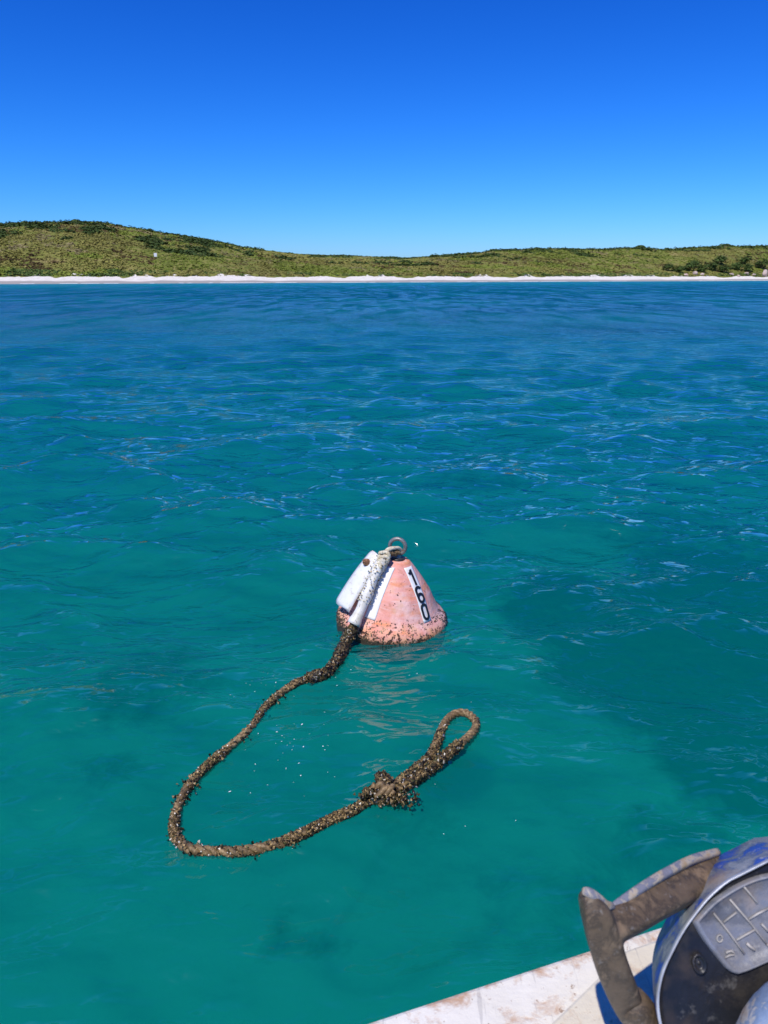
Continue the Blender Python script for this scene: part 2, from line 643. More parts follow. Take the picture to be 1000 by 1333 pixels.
def build_seabed():
    xs = np.r_[-400, -200, -90, np.linspace(-60, -14, 24), np.linspace(-12, 14, 120), np.linspace(16, 60, 24), 90, 200, 400]
    ys = np.r_[-60, -20, np.linspace(-4, 22, 130), np.linspace(23, 80, 50), np.linspace(90, 700, 40)]
    X, Y = np.meshgrid(xs, ys, indexing='ij')
    Z = -1.8 - 0.5 * sstep(10, 80, Y) + 0.12 * (fbm(X * 0.6, Y * 0.6, 3, 40) - 0.5)
    V = np.stack([X, Y, Z], -1).reshape(-1, 3)
    na = len(ys)
    i = np.arange(len(xs) - 1)[:, None] * na
    j = np.arange(na - 1)[None, :]
    F = np.stack([i + j, i + na + j, i + na + j + 1, i + j + 1], -1).reshape(-1, 4)
    o = mesh_np('seabed', V, F, mat_seabed())
    # dark patches on the sand, most of them weed beds
    weed = np.zeros(len(V))
    beds = []
    for (u, v, ru, rv, s) in [(860, 830, 170, 70, 1), (760, 760, 120, 45, .9), (960, 950, 110, 60, 1), (980, 760, 150, 80, 1), (620, 600, 90, 22, .5), (900, 560, 200, 25, .4),
                              (190, 850, 90, 50, .62), (130, 960, 60, 25, .5), (400, 1170, 70, 25, .55), (350, 1150, 40, 12, .55), (940, 690, 160, 50, .6), (980, 450, 150, 12, .4), (800, 1130, 200, 80, .45),  # last bed here is no real weed, added to darken the water by the boat
                              (520, 1010, 90, 60, .4), (880, 1040, 80, 40, .7)]:
        z = -1.85 / 1.25
        c = at_z(u, v, z)
        e1 = at_z(u + ru, v, z) - c
        e2 = at_z(u, v - rv, z) - c
        beds.append((c, np.linalg.norm(e1), np.linalg.norm(e2), s))
    for c, a, b, s in beds:
        q = ((V[:, 0] - c[0]) / a) ** 2 + ((V[:, 1] - c[1]) / b) ** 2
        weed = np.maximum(weed, s * (1 - sstep(0.3, 1.5, q)))
    far = sstep(25, 60, V[:, 1]) * (fbm(V[:, 0] / 20, V[:, 1] / 14, 3, 71) * 0.9)
    weed = np.maximum(weed, far)
    at = o.data.attributes.new('weed', 'FLOAT', 'POINT')
    at.data.foreach_set('value', weed.astype(np.float32))
    tag(o, 'pale sandy seabed with dark weed beds under the water', 'seabed', kind='structure')


build_seabed()

# ------------------------------------------------------------------ land
def build_land():
    px = np.r_[np.linspace(-1600, -260, 60), np.linspace(-250, 1250, 520), np.linspace(1260, 2600, 60)]
    w = np.r_[np.linspace(-60, -4, 10), np.linspace(-3, 30, 60), np.linspace(31, 200, 120), np.linspace(210, 700, 30)]
    PX, W = np.meshgrid(px, w, indexing='ij')
    wob = 2.2 * (fbm(PX / 40.0, PX * 0 + 5, 3, 60) - 0.5)
    X, Y = land_xy(PX, W + wob)
    Z = land_z(PX, W)
    V = np.stack([X, Y, Z], -1).reshape(-1, 3)
    na = len(w)
    i = np.arange(len(px) - 1)[:, None] * na
    j = np.arange(na - 1)[None, :]
    F = np.stack([i + j, i + na + j, i + na + j + 1, i + j + 1], -1).reshape(-1, 4)
    o = mesh_np('hillside', V, F, mat_land())
    edge = 18.5 + 11.0 * (fbm(PX / 16.0, PX * 0, 4, 31) - 0.5)
    veg = sstep(-1.5, 1.5, W - edge)
    wet = 1 - sstep(7.0, 11.0, W + 5.0 * (fbm(PX / 30.0, PX * 0, 3, 33) - 0.5))
    for nm, a in (('veg', veg), ('wet', wet)):
        at = o.data.attributes.new(nm, 'FLOAT', 'POINT')
        at.data.foreach_set('value', a.ravel().astype(np.float32))
    tag(o, 'low green coastal hill behind a white sand beach', 'hill', kind='structure')


build_land()

GREEN = np.array([0.200, 0.245, 0.032])
OLIVE = np.array([0.245, 0.225, 0.052])
DARK = np.array([0.058, 0.092, 0.018])
BROWN = np.array([0.120, 0.080, 0.028])
STRAW = np.array([0.34, 0.28, 0.12])


def leaf_cloud(centres, rad, hgt, cols, nl, seed, size=0.45):
    """domes of leaf-sized quads; centres (n,3)"""
    g = np.random.default_rng(seed)
    n = len(centres)
    th = g.uniform(0, 2 * math.pi, (n, nl))
    cz = g.uniform(0.0, 1.0, (n, nl))
    rr = np.sqrt(1 - cz ** 2) * g.uniform(0.55, 1.08, (n, nl))
    P = np.stack([rr * np.cos(th) * rad[:, None], rr * np.sin(th) * rad[:, None], cz * g.uniform(0.6, 1.1, (n, nl)) * hgt[:, None]], -1) + centres[:, None, :]
    out = np.stack([rr * np.cos(th), rr * np.sin(th), cz + 0.8], -1) + g.normal(0, 0.24, (n, nl, 3))
    out /= np.linalg.norm(out, axis=-1, keepdims=True)
    a = np.cross(out, g.normal(0, 1, (n, nl, 3)))
    a /= np.linalg.norm(a, axis=-1, keepdims=True)
    b = np.cross(out, a)
    s = (size * rad[:, None] * g.uniform(0.6, 1.3, (n, nl)))[..., None]
    Q = np.stack([P - a * s, P - b * s * 0.8, P + a * s, P + b * s * 0.8], 2).reshape(-1, 3)
    F = np.arange(len(Q)).reshape(-1, 4)
    col = (cols[:, None, :] * g.uniform(0.92, 1.08, (n, nl, 1))).reshape(-1, 3)
    return Q, F, col


def build_scrub():
    g = np.random.default_rng(5)
    n = 42000
    px = g.uniform(-170, 1170, n)
    w = 19.0 + 135 * g.uniform(0, 1, n) ** 1.25
    extra = g.uniform(-1000, 2000, 5000)
    px = np.r_[px, extra]
    w = np.r_[w, 19.0 + 135 * g.uniform(0, 1, 5000)]
    n = len(px)
    x, y = land_xy(px, w)
    z = land_z(px, w)
    zone = fbm(x / 26.0 + 3, y / 22.0, 4, 51)
    zone2 = fbm(x / 11.0 + 13, y / 10.0, 3, 57)
    t = (w - 20) / 130
    cols = np.where((zone > 0.5)[:, None], GREEN, OLIVE)
    cols = np.where(((zone2 > 0.60) & (zone < 0.55))[:, None], BROWN, cols)
    cols = np.where(((zone2 < 0.27) & (t > .15))[:, None], STRAW * 0.75, cols)
    cols = cols * (0.62 + 0.72 * fbm(x / 45.0 + 30, y / 35.0, 3, 91))[:, None]
    crest = (px < 260) & (t > .55) & (zone2 > .42)
    cols = np.where(crest[:, None], BROWN * 1.15, cols)
    hill_dark = (zone2 + 0.25 * t + 0.10 * (px < 330) > 0.80) & (t > 0.3)
    # darker, taller thicket on the ridges except on the bare middle saddle
    bare = (px > 345) & (px < 560)
    top = (t > 0.80) & (~bare) & (g.uniform(0, 1, n) < 0.40)
    dk = hill_dark | top
    front = (w < 26) & (zone2 > 0.45)
    cols = np.where(dk[:, None], DARK, cols)
    cols = np.where(front[:, None], DARK * 1.5, cols)
    rad = g.uniform(0.45, 0.95, n) * (1 + 0.2 * t) * np.where(dk, 1.35, 1.0)
    hgt = rad * np.where(dk, g.uniform(0.7, 1.2, n), g.uniform(0.45, 0.8, n))
    hgt = np.where(bare & (t > 0.6), hgt * 0.5, hgt)
    cols = cols * g.uniform(0.82, 1.08, (n, 1))
    Q, F, col = leaf_cloud(np.stack([x, y, z - 0.2], -1), rad, hgt, cols, 10, 6, 0.46)
    o = mesh_np('coastal_scrub', Q, F, M_leaf, smooth=False, tint=col)
    tag(o, 'dense low olive green heath covering the hill behind the beach', 'scrub', kind='stuff')


build_scrub()

M_bark = (lambda n: n.pbr(n.ramp(n.noise(n.coord(), 9, 4), [(0.3, (0.10, 0.075, 0.05)), (0.7, (0.22, 0.18, 0.13))]), 0.9))(NT('grey_bark'))


def shrub(px, w, r, h, label, group=None, col=DARK, seed=0, lift=0.0):
    x, y = land_xy(px, w)
    z = float(land_z(np.array([float(px)]), np.array([float(w)]))[0])
    t = empty('coastal_shrub', (x, y, z))
    g = np.random.default_rng(100 + seed)
    k = 9
    an = g.uniform(0, 2 * math.pi, k)
    rr = r * 0.6 * np.sqrt(g.uniform(0, 1, k))
    cen = np.stack([rr * np.cos(an), rr * np.sin(an), lift + h * g.uniform(0.05, 0.5, k)], -1)
    Q, F, c = leaf_cloud(cen, np.full(k, r * 0.5), np.full(k, h * 0.5), col * g.uniform(0.75, 1.3, (k, 1)), 60, 200 + seed, 0.22)
    mesh_np('crown', Q, F, M_leaf, t, False, c)
    V, FF = [], []
    for q in range(4):
        a, b = tube(np.array([[0.05 * q, 0.03, -0.4], [cen[q][0] * .5, cen[q][1] * .5, h * .25], cen[q] + [0, 0, h * .15]]), [0.09, 0.06, 0.03], 6)
        FF += [tuple(i + len(V) for i in f) for f in b]
        V += [tuple(v) for v in a]
    mesh_py('trunk', V, FF, M_bark, t, True)
    tag(t, label, 'shrub', group)
    return t


ORD = ['first', 'second', 'third', 'fourth', 'fifth', 'sixth', 'seventh', 'eighth', 'ninth']
for q, (px, w, r, h) in enumerate([(868, 34, 3.2, 3.6), (882, 30, 3.4, 3.8), (897, 33, 4.0, 4.6), (912, 28, 3.8, 4.4), (926, 34, 4.2, 5.0), (941, 27, 3.8, 4.2), (957, 33, 4.2, 5.2), (973, 29, 3.6, 4.4), (989, 36, 4.4, 5.4), (902, 45, 4.2, 4.6), (934, 47, 4.4, 5.0), (966, 48, 4.5, 5.0)]):
    if q < 9:
        lb = ORD[q] + ' dark shrub from the left in the front row by the rocks'
    else:
        lb = ORD[q - 9] + ' dark shrub from the left in the back row of the thicket at right'
    shrub(px, w, r, h, lb, 'dark shrubs behind the rocky end of the beach', DARK * (0.9 + 0.08 * (q % 4)), q)
for q, (px, w, r, h, lb) in enumerate([
        (645, 138, 1.6, 1.7, 'lone round dark shrub standing up on the skyline right of the saddle'),
        (583, 136, 2.4, 1.2, 'flat dark shrub on the skyline above the middle of the beach'),
        (199, 128, 2.2, 1.5, 'dark shrub breaking the falling skyline of the left hill'),
        (46, 138, 3.2, 2.4, 'dark bushy knob on the top of the left hill skyline'),
        (106, 138, 4.2, 2.4, 'broad dark shrub crowning the highest point of the left hill'),
        (830, 140, 3.6, 1.9, 'wide dark shrub mound on the right skyline'),
        (940, 140, 4.0, 2.0, 'tallest dark canopy on the far right skyline')]):
    shrub(px, w, r, h, lb, None, DARK, 40 + q)

# boulders at the right end of the beach
M_rock = (lambda n: n.pbr(n.ramp(n.noise(n.coord(), 1.3, 6, 0.65), [(0.3, (0.30, 0.20, 0.15)), (0.5, (0.52, 0.39, 0.31)), (0.7, (0.66, 0.56, 0.48))]), 0.85,
                          n.bump(n.noise(n.coord(), 3, 6, 0.6), 0.3, 0.8)))(NT('pink_granite'))


def boulder(px, w, sx, sy, sz, tilt, label, group, seed):
    x, y = land_xy(px, w)
    z = float(land_z(np.array([float(px)]), np.array([float(w)]))[0])
    bm = bmesh.new()
    bmesh.ops.create_icosphere(bm, subdivisions=3, radius=1)
    g = random.Random(seed)
    planes = [(Vector((g.gauss(0, 1), g.gauss(0, 1), g.gauss(0, .8))).normalized(), g.uniform(0.55, 0.9)) for _ in range(9)]
    for v in bm.verts:
        for pn, d in planes:
            e = v.co.dot(pn) - d
            if e > 0:
                v.co -= pn * e * 0.9
        v.co = Vector((v.co.x * sx, v.co.y * sy, v.co.z * sz))
    me = bpy.data.meshes.new('boulder')
    bm.to_mesh(me)
    bm.free()
    o = link('boulder', me, M_rock, None, False)
    o.location = (x, y, z + sz * 0.35)
    o.rotation_euler = (0.1, tilt, g.uniform(0, 3))
    tag(o, label, 'rock', group)


for q, (px, w, a, b, c) in enumerate([(893, 20, 1.5, 1.2, .8), (904, 22, 1.8, 1.4, 1.1), (914, 20, 1.2, 1.0, .7), (952, 21, 1.3, 1.0, .7), (961, 19, 1.0, .9, .6), (971, 22, 1.6, 1.3, .9), (981, 20, 1.1, 1.0, .6)]):
    boulder(px, w, a, b, c, 0.1, ORD[q] + ' small pinkish boulder from the left at the foot of the dark thicket', 'small boulders at the right end of the beach', q)
boulder(995, 19, 2.6, 1.6, 2.6, 0.5, 'large pale leaning boulder at the right edge of the beach', None, 33)

M_white = (lambda n: n.pbr(n.ramp(n.noise(n.coord(), 6, 4), [(0.3, (0.72, 0.72, 0.70)), (0.7, (0.84, 0.84, 0.82))]), 0.5))(NT('white_paint_sign'))


def marker():
    px, w = 205.0, 44.0
    x, y = land_xy(px, w)
    z = float(land_z(np.array([px]), np.array([w]))[0])
    t = empty('marker_sign', (x, y, z))
    for s in (-0.3, 0.3):
        V, F = tube(np.array([[s, 0, -0.6], [s, 0, 1.0], [s, 0, 2.0]]), 0.06, 8)
        mesh_py('post', V, F, M_bark, t, True)
    V = [(a, b, c) for a in (-.55, .55) for b in (-.08, -.12) for c in (0.9, 2.15)]
    mesh_py('board', V, [(0, 1, 3, 2), (4, 6, 7, 5), (0, 4, 5, 1), (2, 3, 7, 6), (0, 2, 6, 4), (1, 5, 7, 3)], M_white, t)
    tag(t, 'tiny white marker board standing in the heath of the left hill', 'sign')


marker()

# wash of foam along the water's edge
M_foam_glint = (lambda n: n.pbr((0.82, 0.85, 0.85), 0.7))(NT('sea_foam_glint'))


def wash():
    g = np.random.default_rng(77)
    V, F = [], []
    pos = -150.0
    while pos < 1150:
        L = g.uniform(4, 26)
        if g.uniform() < 0.55:
            m = 14
            p = np.linspace(pos, pos + L, m)
            wo = 2.2 * (fbm(p / 40.0, p * 0 + 5, 3, 60) - 0.5)
            c = -1.2 + g.uniform(-1.5, 0.8)
            hw = 0.7 * np.sin(np.linspace(0, math.pi, m)) * g.uniform(0.4, 1.3, m) + 0.05
            b = len(V)
            for s in (-1, 1):
                x, y = land_xy(p, c + wo + s * hw + 0.4 * (fbm(p, p * 0, 2, 3) - 0.5))
                for i in range(m):
                    V.append((x[i], y[i], 0.09 if s < 0 else 0.16))
            F += [(b + i, b + i + 1, b + m + i + 1, b + m + i) for i in range(m - 1)]
        pos += L * g.uniform(0.7, 1.1)
    o = mesh_py('wash_foam', V, F, M_foam_glint, None, True)
    tag(o, 'thin white line of wave foam along the beach', 'foam', kind='stuff')


wash()

# ------------------------------------------------------------------ the buoy
BX, BY = 0.05, 4.19
BZ = float(wave(np.array([BX]), np.array([BY]))[0])
PROF = [(0.0, -.22), (.16, -.215), (.26, -.18), (.322, -.13), (.340, -.08), (.343, -.02), (.341, .012), (.336, .034), (.322, .054), (.300, .072), (.280, .092), (.264, .118), (.252, .140),
        (.245, .152), (.232, .178), (.214, .212), (.204, .226), (.192, .244), (.166, .280), (.134, .322), (.106, .356), (.082, .382), (.072, .392), (.050, .398), (0, .399)]
_pz = np.array([p[1] for p in PROF])
_pr = np.array([p[0] for p in PROF])


def cone_pt(phi, z, off=0.0):
    """phi from the seaward front (-Y) towards +X; z above the waterline, local to the buoy"""
    r = np.interp(z, _pz[9:], _pr[9:]) + off
    return np.array([r * math.sin(phi), -r * math.cos(phi), z + off * 0.55])


def mat_buoy():
    n = NT('faded_pink_buoy_plastic')
    c = n.coord()
    x, y, z = n.xyz()
    base = n.ramp(n.noise(c, 7, 5, 0.6), [(0.3, (0.76, 0.29, 0.22)), (0.5, (0.79, 0.37, 0.30)), (0.72, (0.83, 0.48, 0.42))])
    streak = n.noise(n.coord((5, 5, 22)), 1.0, 4, 0.6)
    base = n.mix(n.math('MULTIPLY', n.ramp(streak, [(0.48, 0.0), (0.66, 1.0)]), 0.7), base, (0.74, 0.24, 0.07))
    base = n.mix(n.math('MULTIPLY', n.ramp(n.noise(c, 4.5, 5, 0.65, 0.6), [(0.50, 0.0), (0.66, 1.0)]), 0.6), base, (0.86, 0.60, 0.54))
    base = n.mix(n.math('MULTIPLY', n.ramp(n.noise(c, 19, 5, 0.7, 0.4), [(0.58, 0.0), (0.70, 1.0)]), 0.55), base, (0.50, 0.19, 0.11))
    base = n.mix(n.math('MULTIPLY', n.ramp(n.noise(n.coord((3, 3, 30)), 2.0, 3, 0.6), [(0.58, 0.0), (0.72, 1.0)]), 0.55), base, (0.88, 0.66, 0.60))
    # worn yellow-brown crust and pits low down by the waterline
    zz = n.n('ShaderNodeMapRange')
    n.put(zz.inputs['Value'], z)
    for k, v in zip(('From Min', 'From Max', 'To Min', 'To Max'), (-0.02, 0.13, 1.0, 0.0)):
        zz.inputs[k].default_value = v
    low = zz.outputs[0]
    pit = n.noise(c, 42, 4, 0.7)
    pits = n.ramp(n.math('ADD', pit, n.math('MULTIPLY', low, 0.17)), [(0.64, 0.0), (0.68, 1.0)])
    base = n.mix(n.math('MULTIPLY', n.ramp(n.math('ADD', n.noise(c, 14, 4, 0.6), n.math('MULTIPLY', low, 0.25)), [(0.55, 0.0), (0.75, 1.0)]), 0.6), base, (0.72, 0.38, 0.16))
    base = n.mix(pits, base, (0.07, 0.03, 0.02))
    zl = n.n('ShaderNodeMapRange')
    n.put(zl.inputs['Value'], n.math('ADD', z, n.math('MULTIPLY', n.noise(c, 25, 3), 0.03)))
    for k, v in zip(('From Min', 'From Max', 'To Min', 'To Max'), (0.012, 0.03, 1.0, 0.0)):
        zl.inputs[k].default_value = v
    base = n.mix(zl.outputs[0], base, (0.06, 0.045, 0.03))
    hgt = n.math('SUBTRACT', n.noise(c, 30, 4, 0.6), n.math('MULTIPLY', pits, 0.8))
    return n.pbr(base, 0.62, n.bump(hgt, 0.006, 0.8), spec=0.3)


def build_buoy():
    t = empty('mooring_buoy', (BX, BY, BZ))
    t.rotation_euler = (math.radians(1.0), math.radians(4.5), 0)
    seg = 96
    a = np.linspace(0, 2 * math.pi, seg, endpoint=False)
    rows = []
    pz = np.interp(np.linspace(0, 1, 70), np.linspace(0, 1, len(PROF)), _pz)
    pr = np.interp(np.linspace(0, 1, 70), np.linspace(0, 1, len(PROF)), _pr)
    for r, z in zip(pr, pz):
        wob = 1 + 0.012 * (fbm(np.cos(a) * 3 + 9, np.sin(a) * 3 + z * 22, 3, 90) - 0.5) * 2
        rows.append(np.stack([r * wob * np.cos(a), r * wob * np.sin(a), np.full(seg, z)], 1))
    V = np.vstack(rows)
    i = np.arange(len(pz) - 1)[:, None] * seg
    j = np.arange(seg)[None, :]
    k = (j + 1) % seg
    F = np.stack([i + j, i + k, i + seg + k, i + seg + j], -1).reshape(-1, 4)
    mesh_np('body', V, F, mat_buoy(), t)
    # lifting ring on its shank
    steel = NT('galvanised_steel')
    c = steel.coord()
    ms = steel.pbr(steel.ramp(steel.noise(c, 40, 4, 0.6), [(0.35, (0.13, 0.11, 0.09)), (0.55, (0.32, 0.31, 0.29)), (0.68, (0.30, 0.17, 0.09))]), 0.48,
                   steel.bump(steel.noise(c, 90, 3), 0.002, 0.6), metal=0.55)
    aa = np.linspace(0, 2 * math.pi, 49)
    ring = np.stack([0.048 * np.cos(aa) * 0.97, 0.048 * np.cos(aa) * -0.24, 0.048 * np.sin(aa)], 1) + [-0.005, 0.0, 0.478]
    V, F = tube(ring, 0.0115, 12, cap=False)
    rg = mesh_py('lifting_ring', V, F, ms, t, True)
    V, F = tube(np.array([[0, 0, .38], [0, 0, .415], [0, 0, .428], [0, 0, .438]]), [.026, .024, .017, .012], 16)
    mesh_py('shank', V, F, ms, rg, True)
    blk = (lambda n: n.pbr(n.ramp(n.noise(n.coord(), 40, 3), [(0.3, (0.012, 0.012, 0.012)), (0.7, (0.05, 0.045, 0.04))]), 0.5))(NT('black_rubber_washer'))
    V, F = tube(np.array([[0, 0, .394], [0, 0, .396], [0, 0, .408], [0, 0, .41]]), [.02, .046, .045, .02], 20)
    mesh_py('washer', V, F, blk, t, True)
    # number stickers
    def sticker_mat(nm):
        n = NT(nm)
        c = n.coord()
        col = n.ramp(n.noise(c, 30, 4, 0.6), [(0.3, (0.74, 0.72, 0.68)), (0.6, (0.84, 0.83, 0.80))])
        col = n.mix(n.math('MULTIPLY', n.ramp(n.noise(c, 55, 4, 0.7), [(0.62, 0.0), (0.72, 1.0)]), 0.5), col, (0.45, 0.28, 0.16))
        return n.pbr(col, 0.45)
    mw = sticker_mat('white_sticker_vinyl')

    def sticker(phi0, z0, z1, width, name):
        nu, nv = 8, 26
        V = []
        for q in range(nv):
            z = z0 + (z1 - z0) * q / (nv - 1)
            r = np.interp(z, _pz[9:], _pr[9:])
            for p in range(nu):
                V.append(cone_pt(phi0 + (p / (nu - 1) - .5) * width / r, z, 0.0035))
        F = [(q * nu + p, q * nu + p + 1, (q + 1) * nu + p + 1, (q + 1) * nu + p) for q in range(nv - 1) for p in range(nu - 1)]
        o = mesh_py(name, V, F, mw, t, True)
        so = o.modifiers.new('solid', 'SOLIDIFY')
        so.thickness = 0.0025
        so.offset = -1
        return o
    phi = math.radians(46)
    st = sticker(phi, 0.090, 0.374, 0.066, 'number_plate')
    mk = (lambda n: n.pbr((0.012, 0.012, 0.013), 0.45))(NT('black_vinyl_digit'))
    # digit outlines drawn as stroked centre lines: (x, y) in a 1 x 1.6 cell
    def arc(cx, cy, rx, ry, d0, d1, m=18):
        return [(cx + rx * math.cos(math.radians(d0 + (d1 - d0) * q / m)), cy + ry * math.sin(math.radians(d0 + (d1 - d0) * q / m))) for q in range(m + 1)]
    digits = {
        '1': [[(0.14, 1.18), (0.36, 1.28), (0.50, 1.56), (0.50, 0.06)]],
        '6': [arc(0.5, 1.14, 0.34, 0.38, 28, 180) + arc(0.5, 0.50, 0.34, 0.42, 180, 180) + arc(0.5, 0.46, 0.34, 0.40, 180, 540, 30)],
        '0': [arc(0.5, 1.14, 0.33, 0.40, 0, 180, 14) + arc(0.5, 0.46, 0.33, 0.40, 180, 360, 14) + [(0.83, 1.14)]],
    }
    slant = math.hypot(.374 - .090, np.interp(.090, _pz, _pr) - np.interp(.374, _pz[9:], _pr[9:]))
    for ch, zc in (('1', .322), ('6', .234), ('0', .142)):
        V, F = [], []
        for line in digits[ch]:
            L = np.array(line)
            keep = np.r_[True, np.linalg.norm(np.diff(L, axis=0), axis=1) > 1e-6]
            L = L[keep]
            T = np.gradient(L, axis=0)
            T /= np.linalg.norm(T, axis=1)[:, None]
            Nn = np.stack([-T[:, 1], T[:, 0]], 1)
            hw = 0.13
            b = len(V)
            for q in range(len(L)):
                for s in (-1, 1):
                    p = L[q] + s * hw * Nn[q]
                    # cell to cone: 1.6 units = 0.078 m along the slope, 1 unit = 0.05 m round it
                    z = zc + (p[1] - 0.8) * 0.063 * (.284 / slant)
                    r = np.interp(z, _pz[9:], _pr[9:])
                    V.append(cone_pt(phi + (p[0] - .5) * 0.060 / r, z, 0.0062))
            F += [(b + 2 * q, b + 2 * q + 1, b + 2 * q + 3, b + 2 * q + 2) for q in range(len(L) - 1)]
        o = mesh_py('digit', V, F, mk, st, False)
        so = o.modifiers.new('solid', 'SOLIDIFY')
        so.thickness = 0.0016
        so.offset = 0
    sticker(math.radians(-31), 0.10, 0.374, 0.070, 'white_sticker')
    # crust of barnacles and weed round the waterline
    g = np.random.default_rng(31)
    n = 3200
    an = g.uniform(0, 2 * math.pi, n)
    zz = np.where(g.uniform(0, 1, n) < .62, g.uniform(-.02, .045, n), g.uniform(.03, .10, n))
    clump = fbm(np.cos(an) * 4 + 7, np.sin(an) * 4 + zz * 20, 3, 19)
    keep = ((zz < .028) | (clump > .56)) & (clump > .40)
    an, zz = an[keep], zz[keep]
    n = len(an)
    r = np.interp(zz, _pz[4:], _pr[4:])
    cen = np.stack([r * np.cos(an), r * np.sin(an), zz], 1)
    out = np.stack([np.cos(an), np.sin(an), np.where(zz > .05, .9, .2)], 1)
    pal = np.array([[.05, .035, .02], [.10, .06, .03], [.22, .15, .08], [.40, .30, .18], [.05, .05, .02]])
    V, F, cc = chips(cen, out, g, 0.002, 0.008, pal, [.3, .3, .2, .1, .1])
    o = mesh_np('barnacle_crust', V, F, M_growth_wet, t, False, cc)
    tag(o, kind='stuff')
    tag(t, 'faded pink conical mooring buoy numbered 160 with a steel ring on top', 'buoy')
    return t


def chips(cen, out, g, s0, s1, pal, wts):
    """small lumpy four-sided chips sitting on a surface; returns V, F(tri), colours"""
    n = len(cen)
    out = out / np.linalg.norm(out, axis=1)[:, None]
    a = np.cross(out, g.normal(0, 1, (n, 3)))
    a /= np.linalg.norm(a, axis=1)[:, None]
    b = np.cross(out, a)
    s = g.uniform(s0, s1, n)[:, None]
    tip = cen + out * s * g.uniform(0.4, 1.5, (n, 1)) + a * s * g.normal(0, .4, (n, 1))
    p0 = cen - a * s - out * s * .4
    p1 = cen + a * s * .5 - b * s * .9 - out * s * .4
    p2 = cen + a * s * .5 + b * s * .9 - out * s * .4
    V = np.stack([p0, p1, p2, tip], 1).reshape(-1, 3)
    i = np.arange(n)[:, None] * 4
    F = np.stack([i + [0, 1, 3], i + [1, 2, 3], i + [2, 0, 3]], 1).reshape(-1, 3)
    c = pal[g.choice(len(pal), n, p=wts)] * g.uniform(.6, 1.4, (n, 1))
    return V, F, np.repeat(c, 3, 0)


build_buoy()


def bpos(phi_deg, z, off):
    """place on the buoy's cone in the world"""
    return cone_pt(math.radians(phi_deg), z, off) + np.array([BX, BY, BZ])


# ------------------------------------------------------------------ white plate tied to the ring
M_plate = None


def build_plate():
    n = NT('weathered_white_board')
    c = n.coord()
    col = n.ramp(n.noise(c, 9, 5, 0.6), [(0.3, (0.72, 0.70, 0.66)), (0.6, (0.83, 0.82, 0.79))])
    col = n.mix(n.math('MULTIPLY', n.ramp(n.noise(c, 26, 5, 0.7), [(0.54, 0.0), (0.66, 1.0)]), 0.6), col, (0.46, 0.34, 0.18))
    m = n.pbr(col, 0.5, n.bump(n.noise(c, 60, 3), 0.002, 0.6))
    t = empty('tag_plate', tuple(bpos(-62, .1, .05)))
    o0 = np.array(t.location)
    top = np.array([BX - .100, BY - .055, BZ + .455])
    bot = np.array([BX - .315, BY - .135, BZ + .135])
    along = top - bot
    L = np.linalg.norm(along)
    along /= L
    nrm = np.array([-.62, -.52, .55])
    nrm -= along * nrm.dot(along)
    nrm /= np.linalg.norm(nrm)
    side = np.cross(along, nrm)
    V, F = [], []
    nu, nv = 6, 14
    for q in range(nv):
        f = q / (nv - 1)
        hw = 0.074 * (1 - 0.28 * f ** 2)
        for p in range(nu):
            s = p / (nu - 1) * 2 - 1
            corner = 0.018 * (abs(s) ** 4) * (1 if q == nv - 1 else 0) - (0.016 * (.5 + .5 * math.sin(p * 5.1)) if q == 0 else 0)
            pt = bot + along * (f * L - corner) + side * s * hw + nrm * (0.010 * math.sin(f * 3) - 0.016 * s * s)
            V.append(pt - o0)
    F = [(q * nu + p, q * nu + p + 1, (q + 1) * nu + p + 1, (q + 1) * nu + p) for q in range(nv - 1) for p in range(nu - 1)]
    b = mesh_py('board', V, F, m, t, True)
    so = b.modifiers.new('solid', 'SOLIDIFY')
    so.thickness = 0.007
    so.offset = 0
    # rusty bolt and lashing hole near its top
    r = NT('rusted_bolt')
    mr = r.pbr(r.ramp(r.noise(r.coord(), 60, 4), [(0.3, (0.10, 0.04, 0.02)), (0.7, (0.36, 0.17, 0.08))]), 0.8)
    bp = bot + along * (L * .80) + nrm * .012 + side * -.005 - o0
    V, F = tube(np.array([bp - nrm * .01, bp, bp + nrm * .016, bp + nrm * .02]), [.024, .024, .020, .006], 8)
    bo = mesh_py('bolt', V, F, mr, t, False)
    V, F = tube(np.array([bp + nrm * .018 - side * .014, bp + nrm * .026, bp + nrm * .018 + side * .014]), [.007, .008, .007], 8)
    mesh_py('pin', V, F, mr, bo, True)
    tag(t, 'weathered white board tied beside the ring on the left of the buoy', 'tag plate')
    return top


PLATE_TOP = build_plate()

# ------------------------------------------------------------------ mooring rope
M_strand = None


def mat_strand():
    n = NT('weathered_laid_rope')
    c = n.coord()
    col = n.ramp(n.math('ADD', n.math('MULTIPLY', n.noise(c, 60, 5, 0.65), .6), n.math('MULTIPLY', n.noise(c, 9, 3, 0.6), .4)), [(0.30, (0.035, 0.024, 0.012)), (0.5, (0.18, 0.115, 0.05)), (0.68, (0.52, 0.36, 0.17))])
    return n.pbr(col, 0.55, n.bump(n.noise(n.coord((1, 1, 1)), 160, 3), 0.003, 1.0), spec=0.4)


ROPE = empty('mooring_rope', (-0.25, 3.8, 0))
ro = np.array(ROPE.location)
M_strand = mat_strand()


def laid_rope(C, rs, pitch, length, parent, names='strand', mat=None, tw0=0.0):
    T, N, B = frames(C)
    s = np.linspace(0, length, len(C))
    for k in range(3):
        a = tw0 + 2 * math.pi * (s / pitch + k / 3.0)
        Ck = C + (rs * 0.98)[:, None] * (np.cos(a)[:, None] * N + np.sin(a)[:, None] * B)
        V, F = tube(Ck - ro, rs * 1.06, 8)
        mesh_py(names, V, F, mat or M_strand, parent, True)


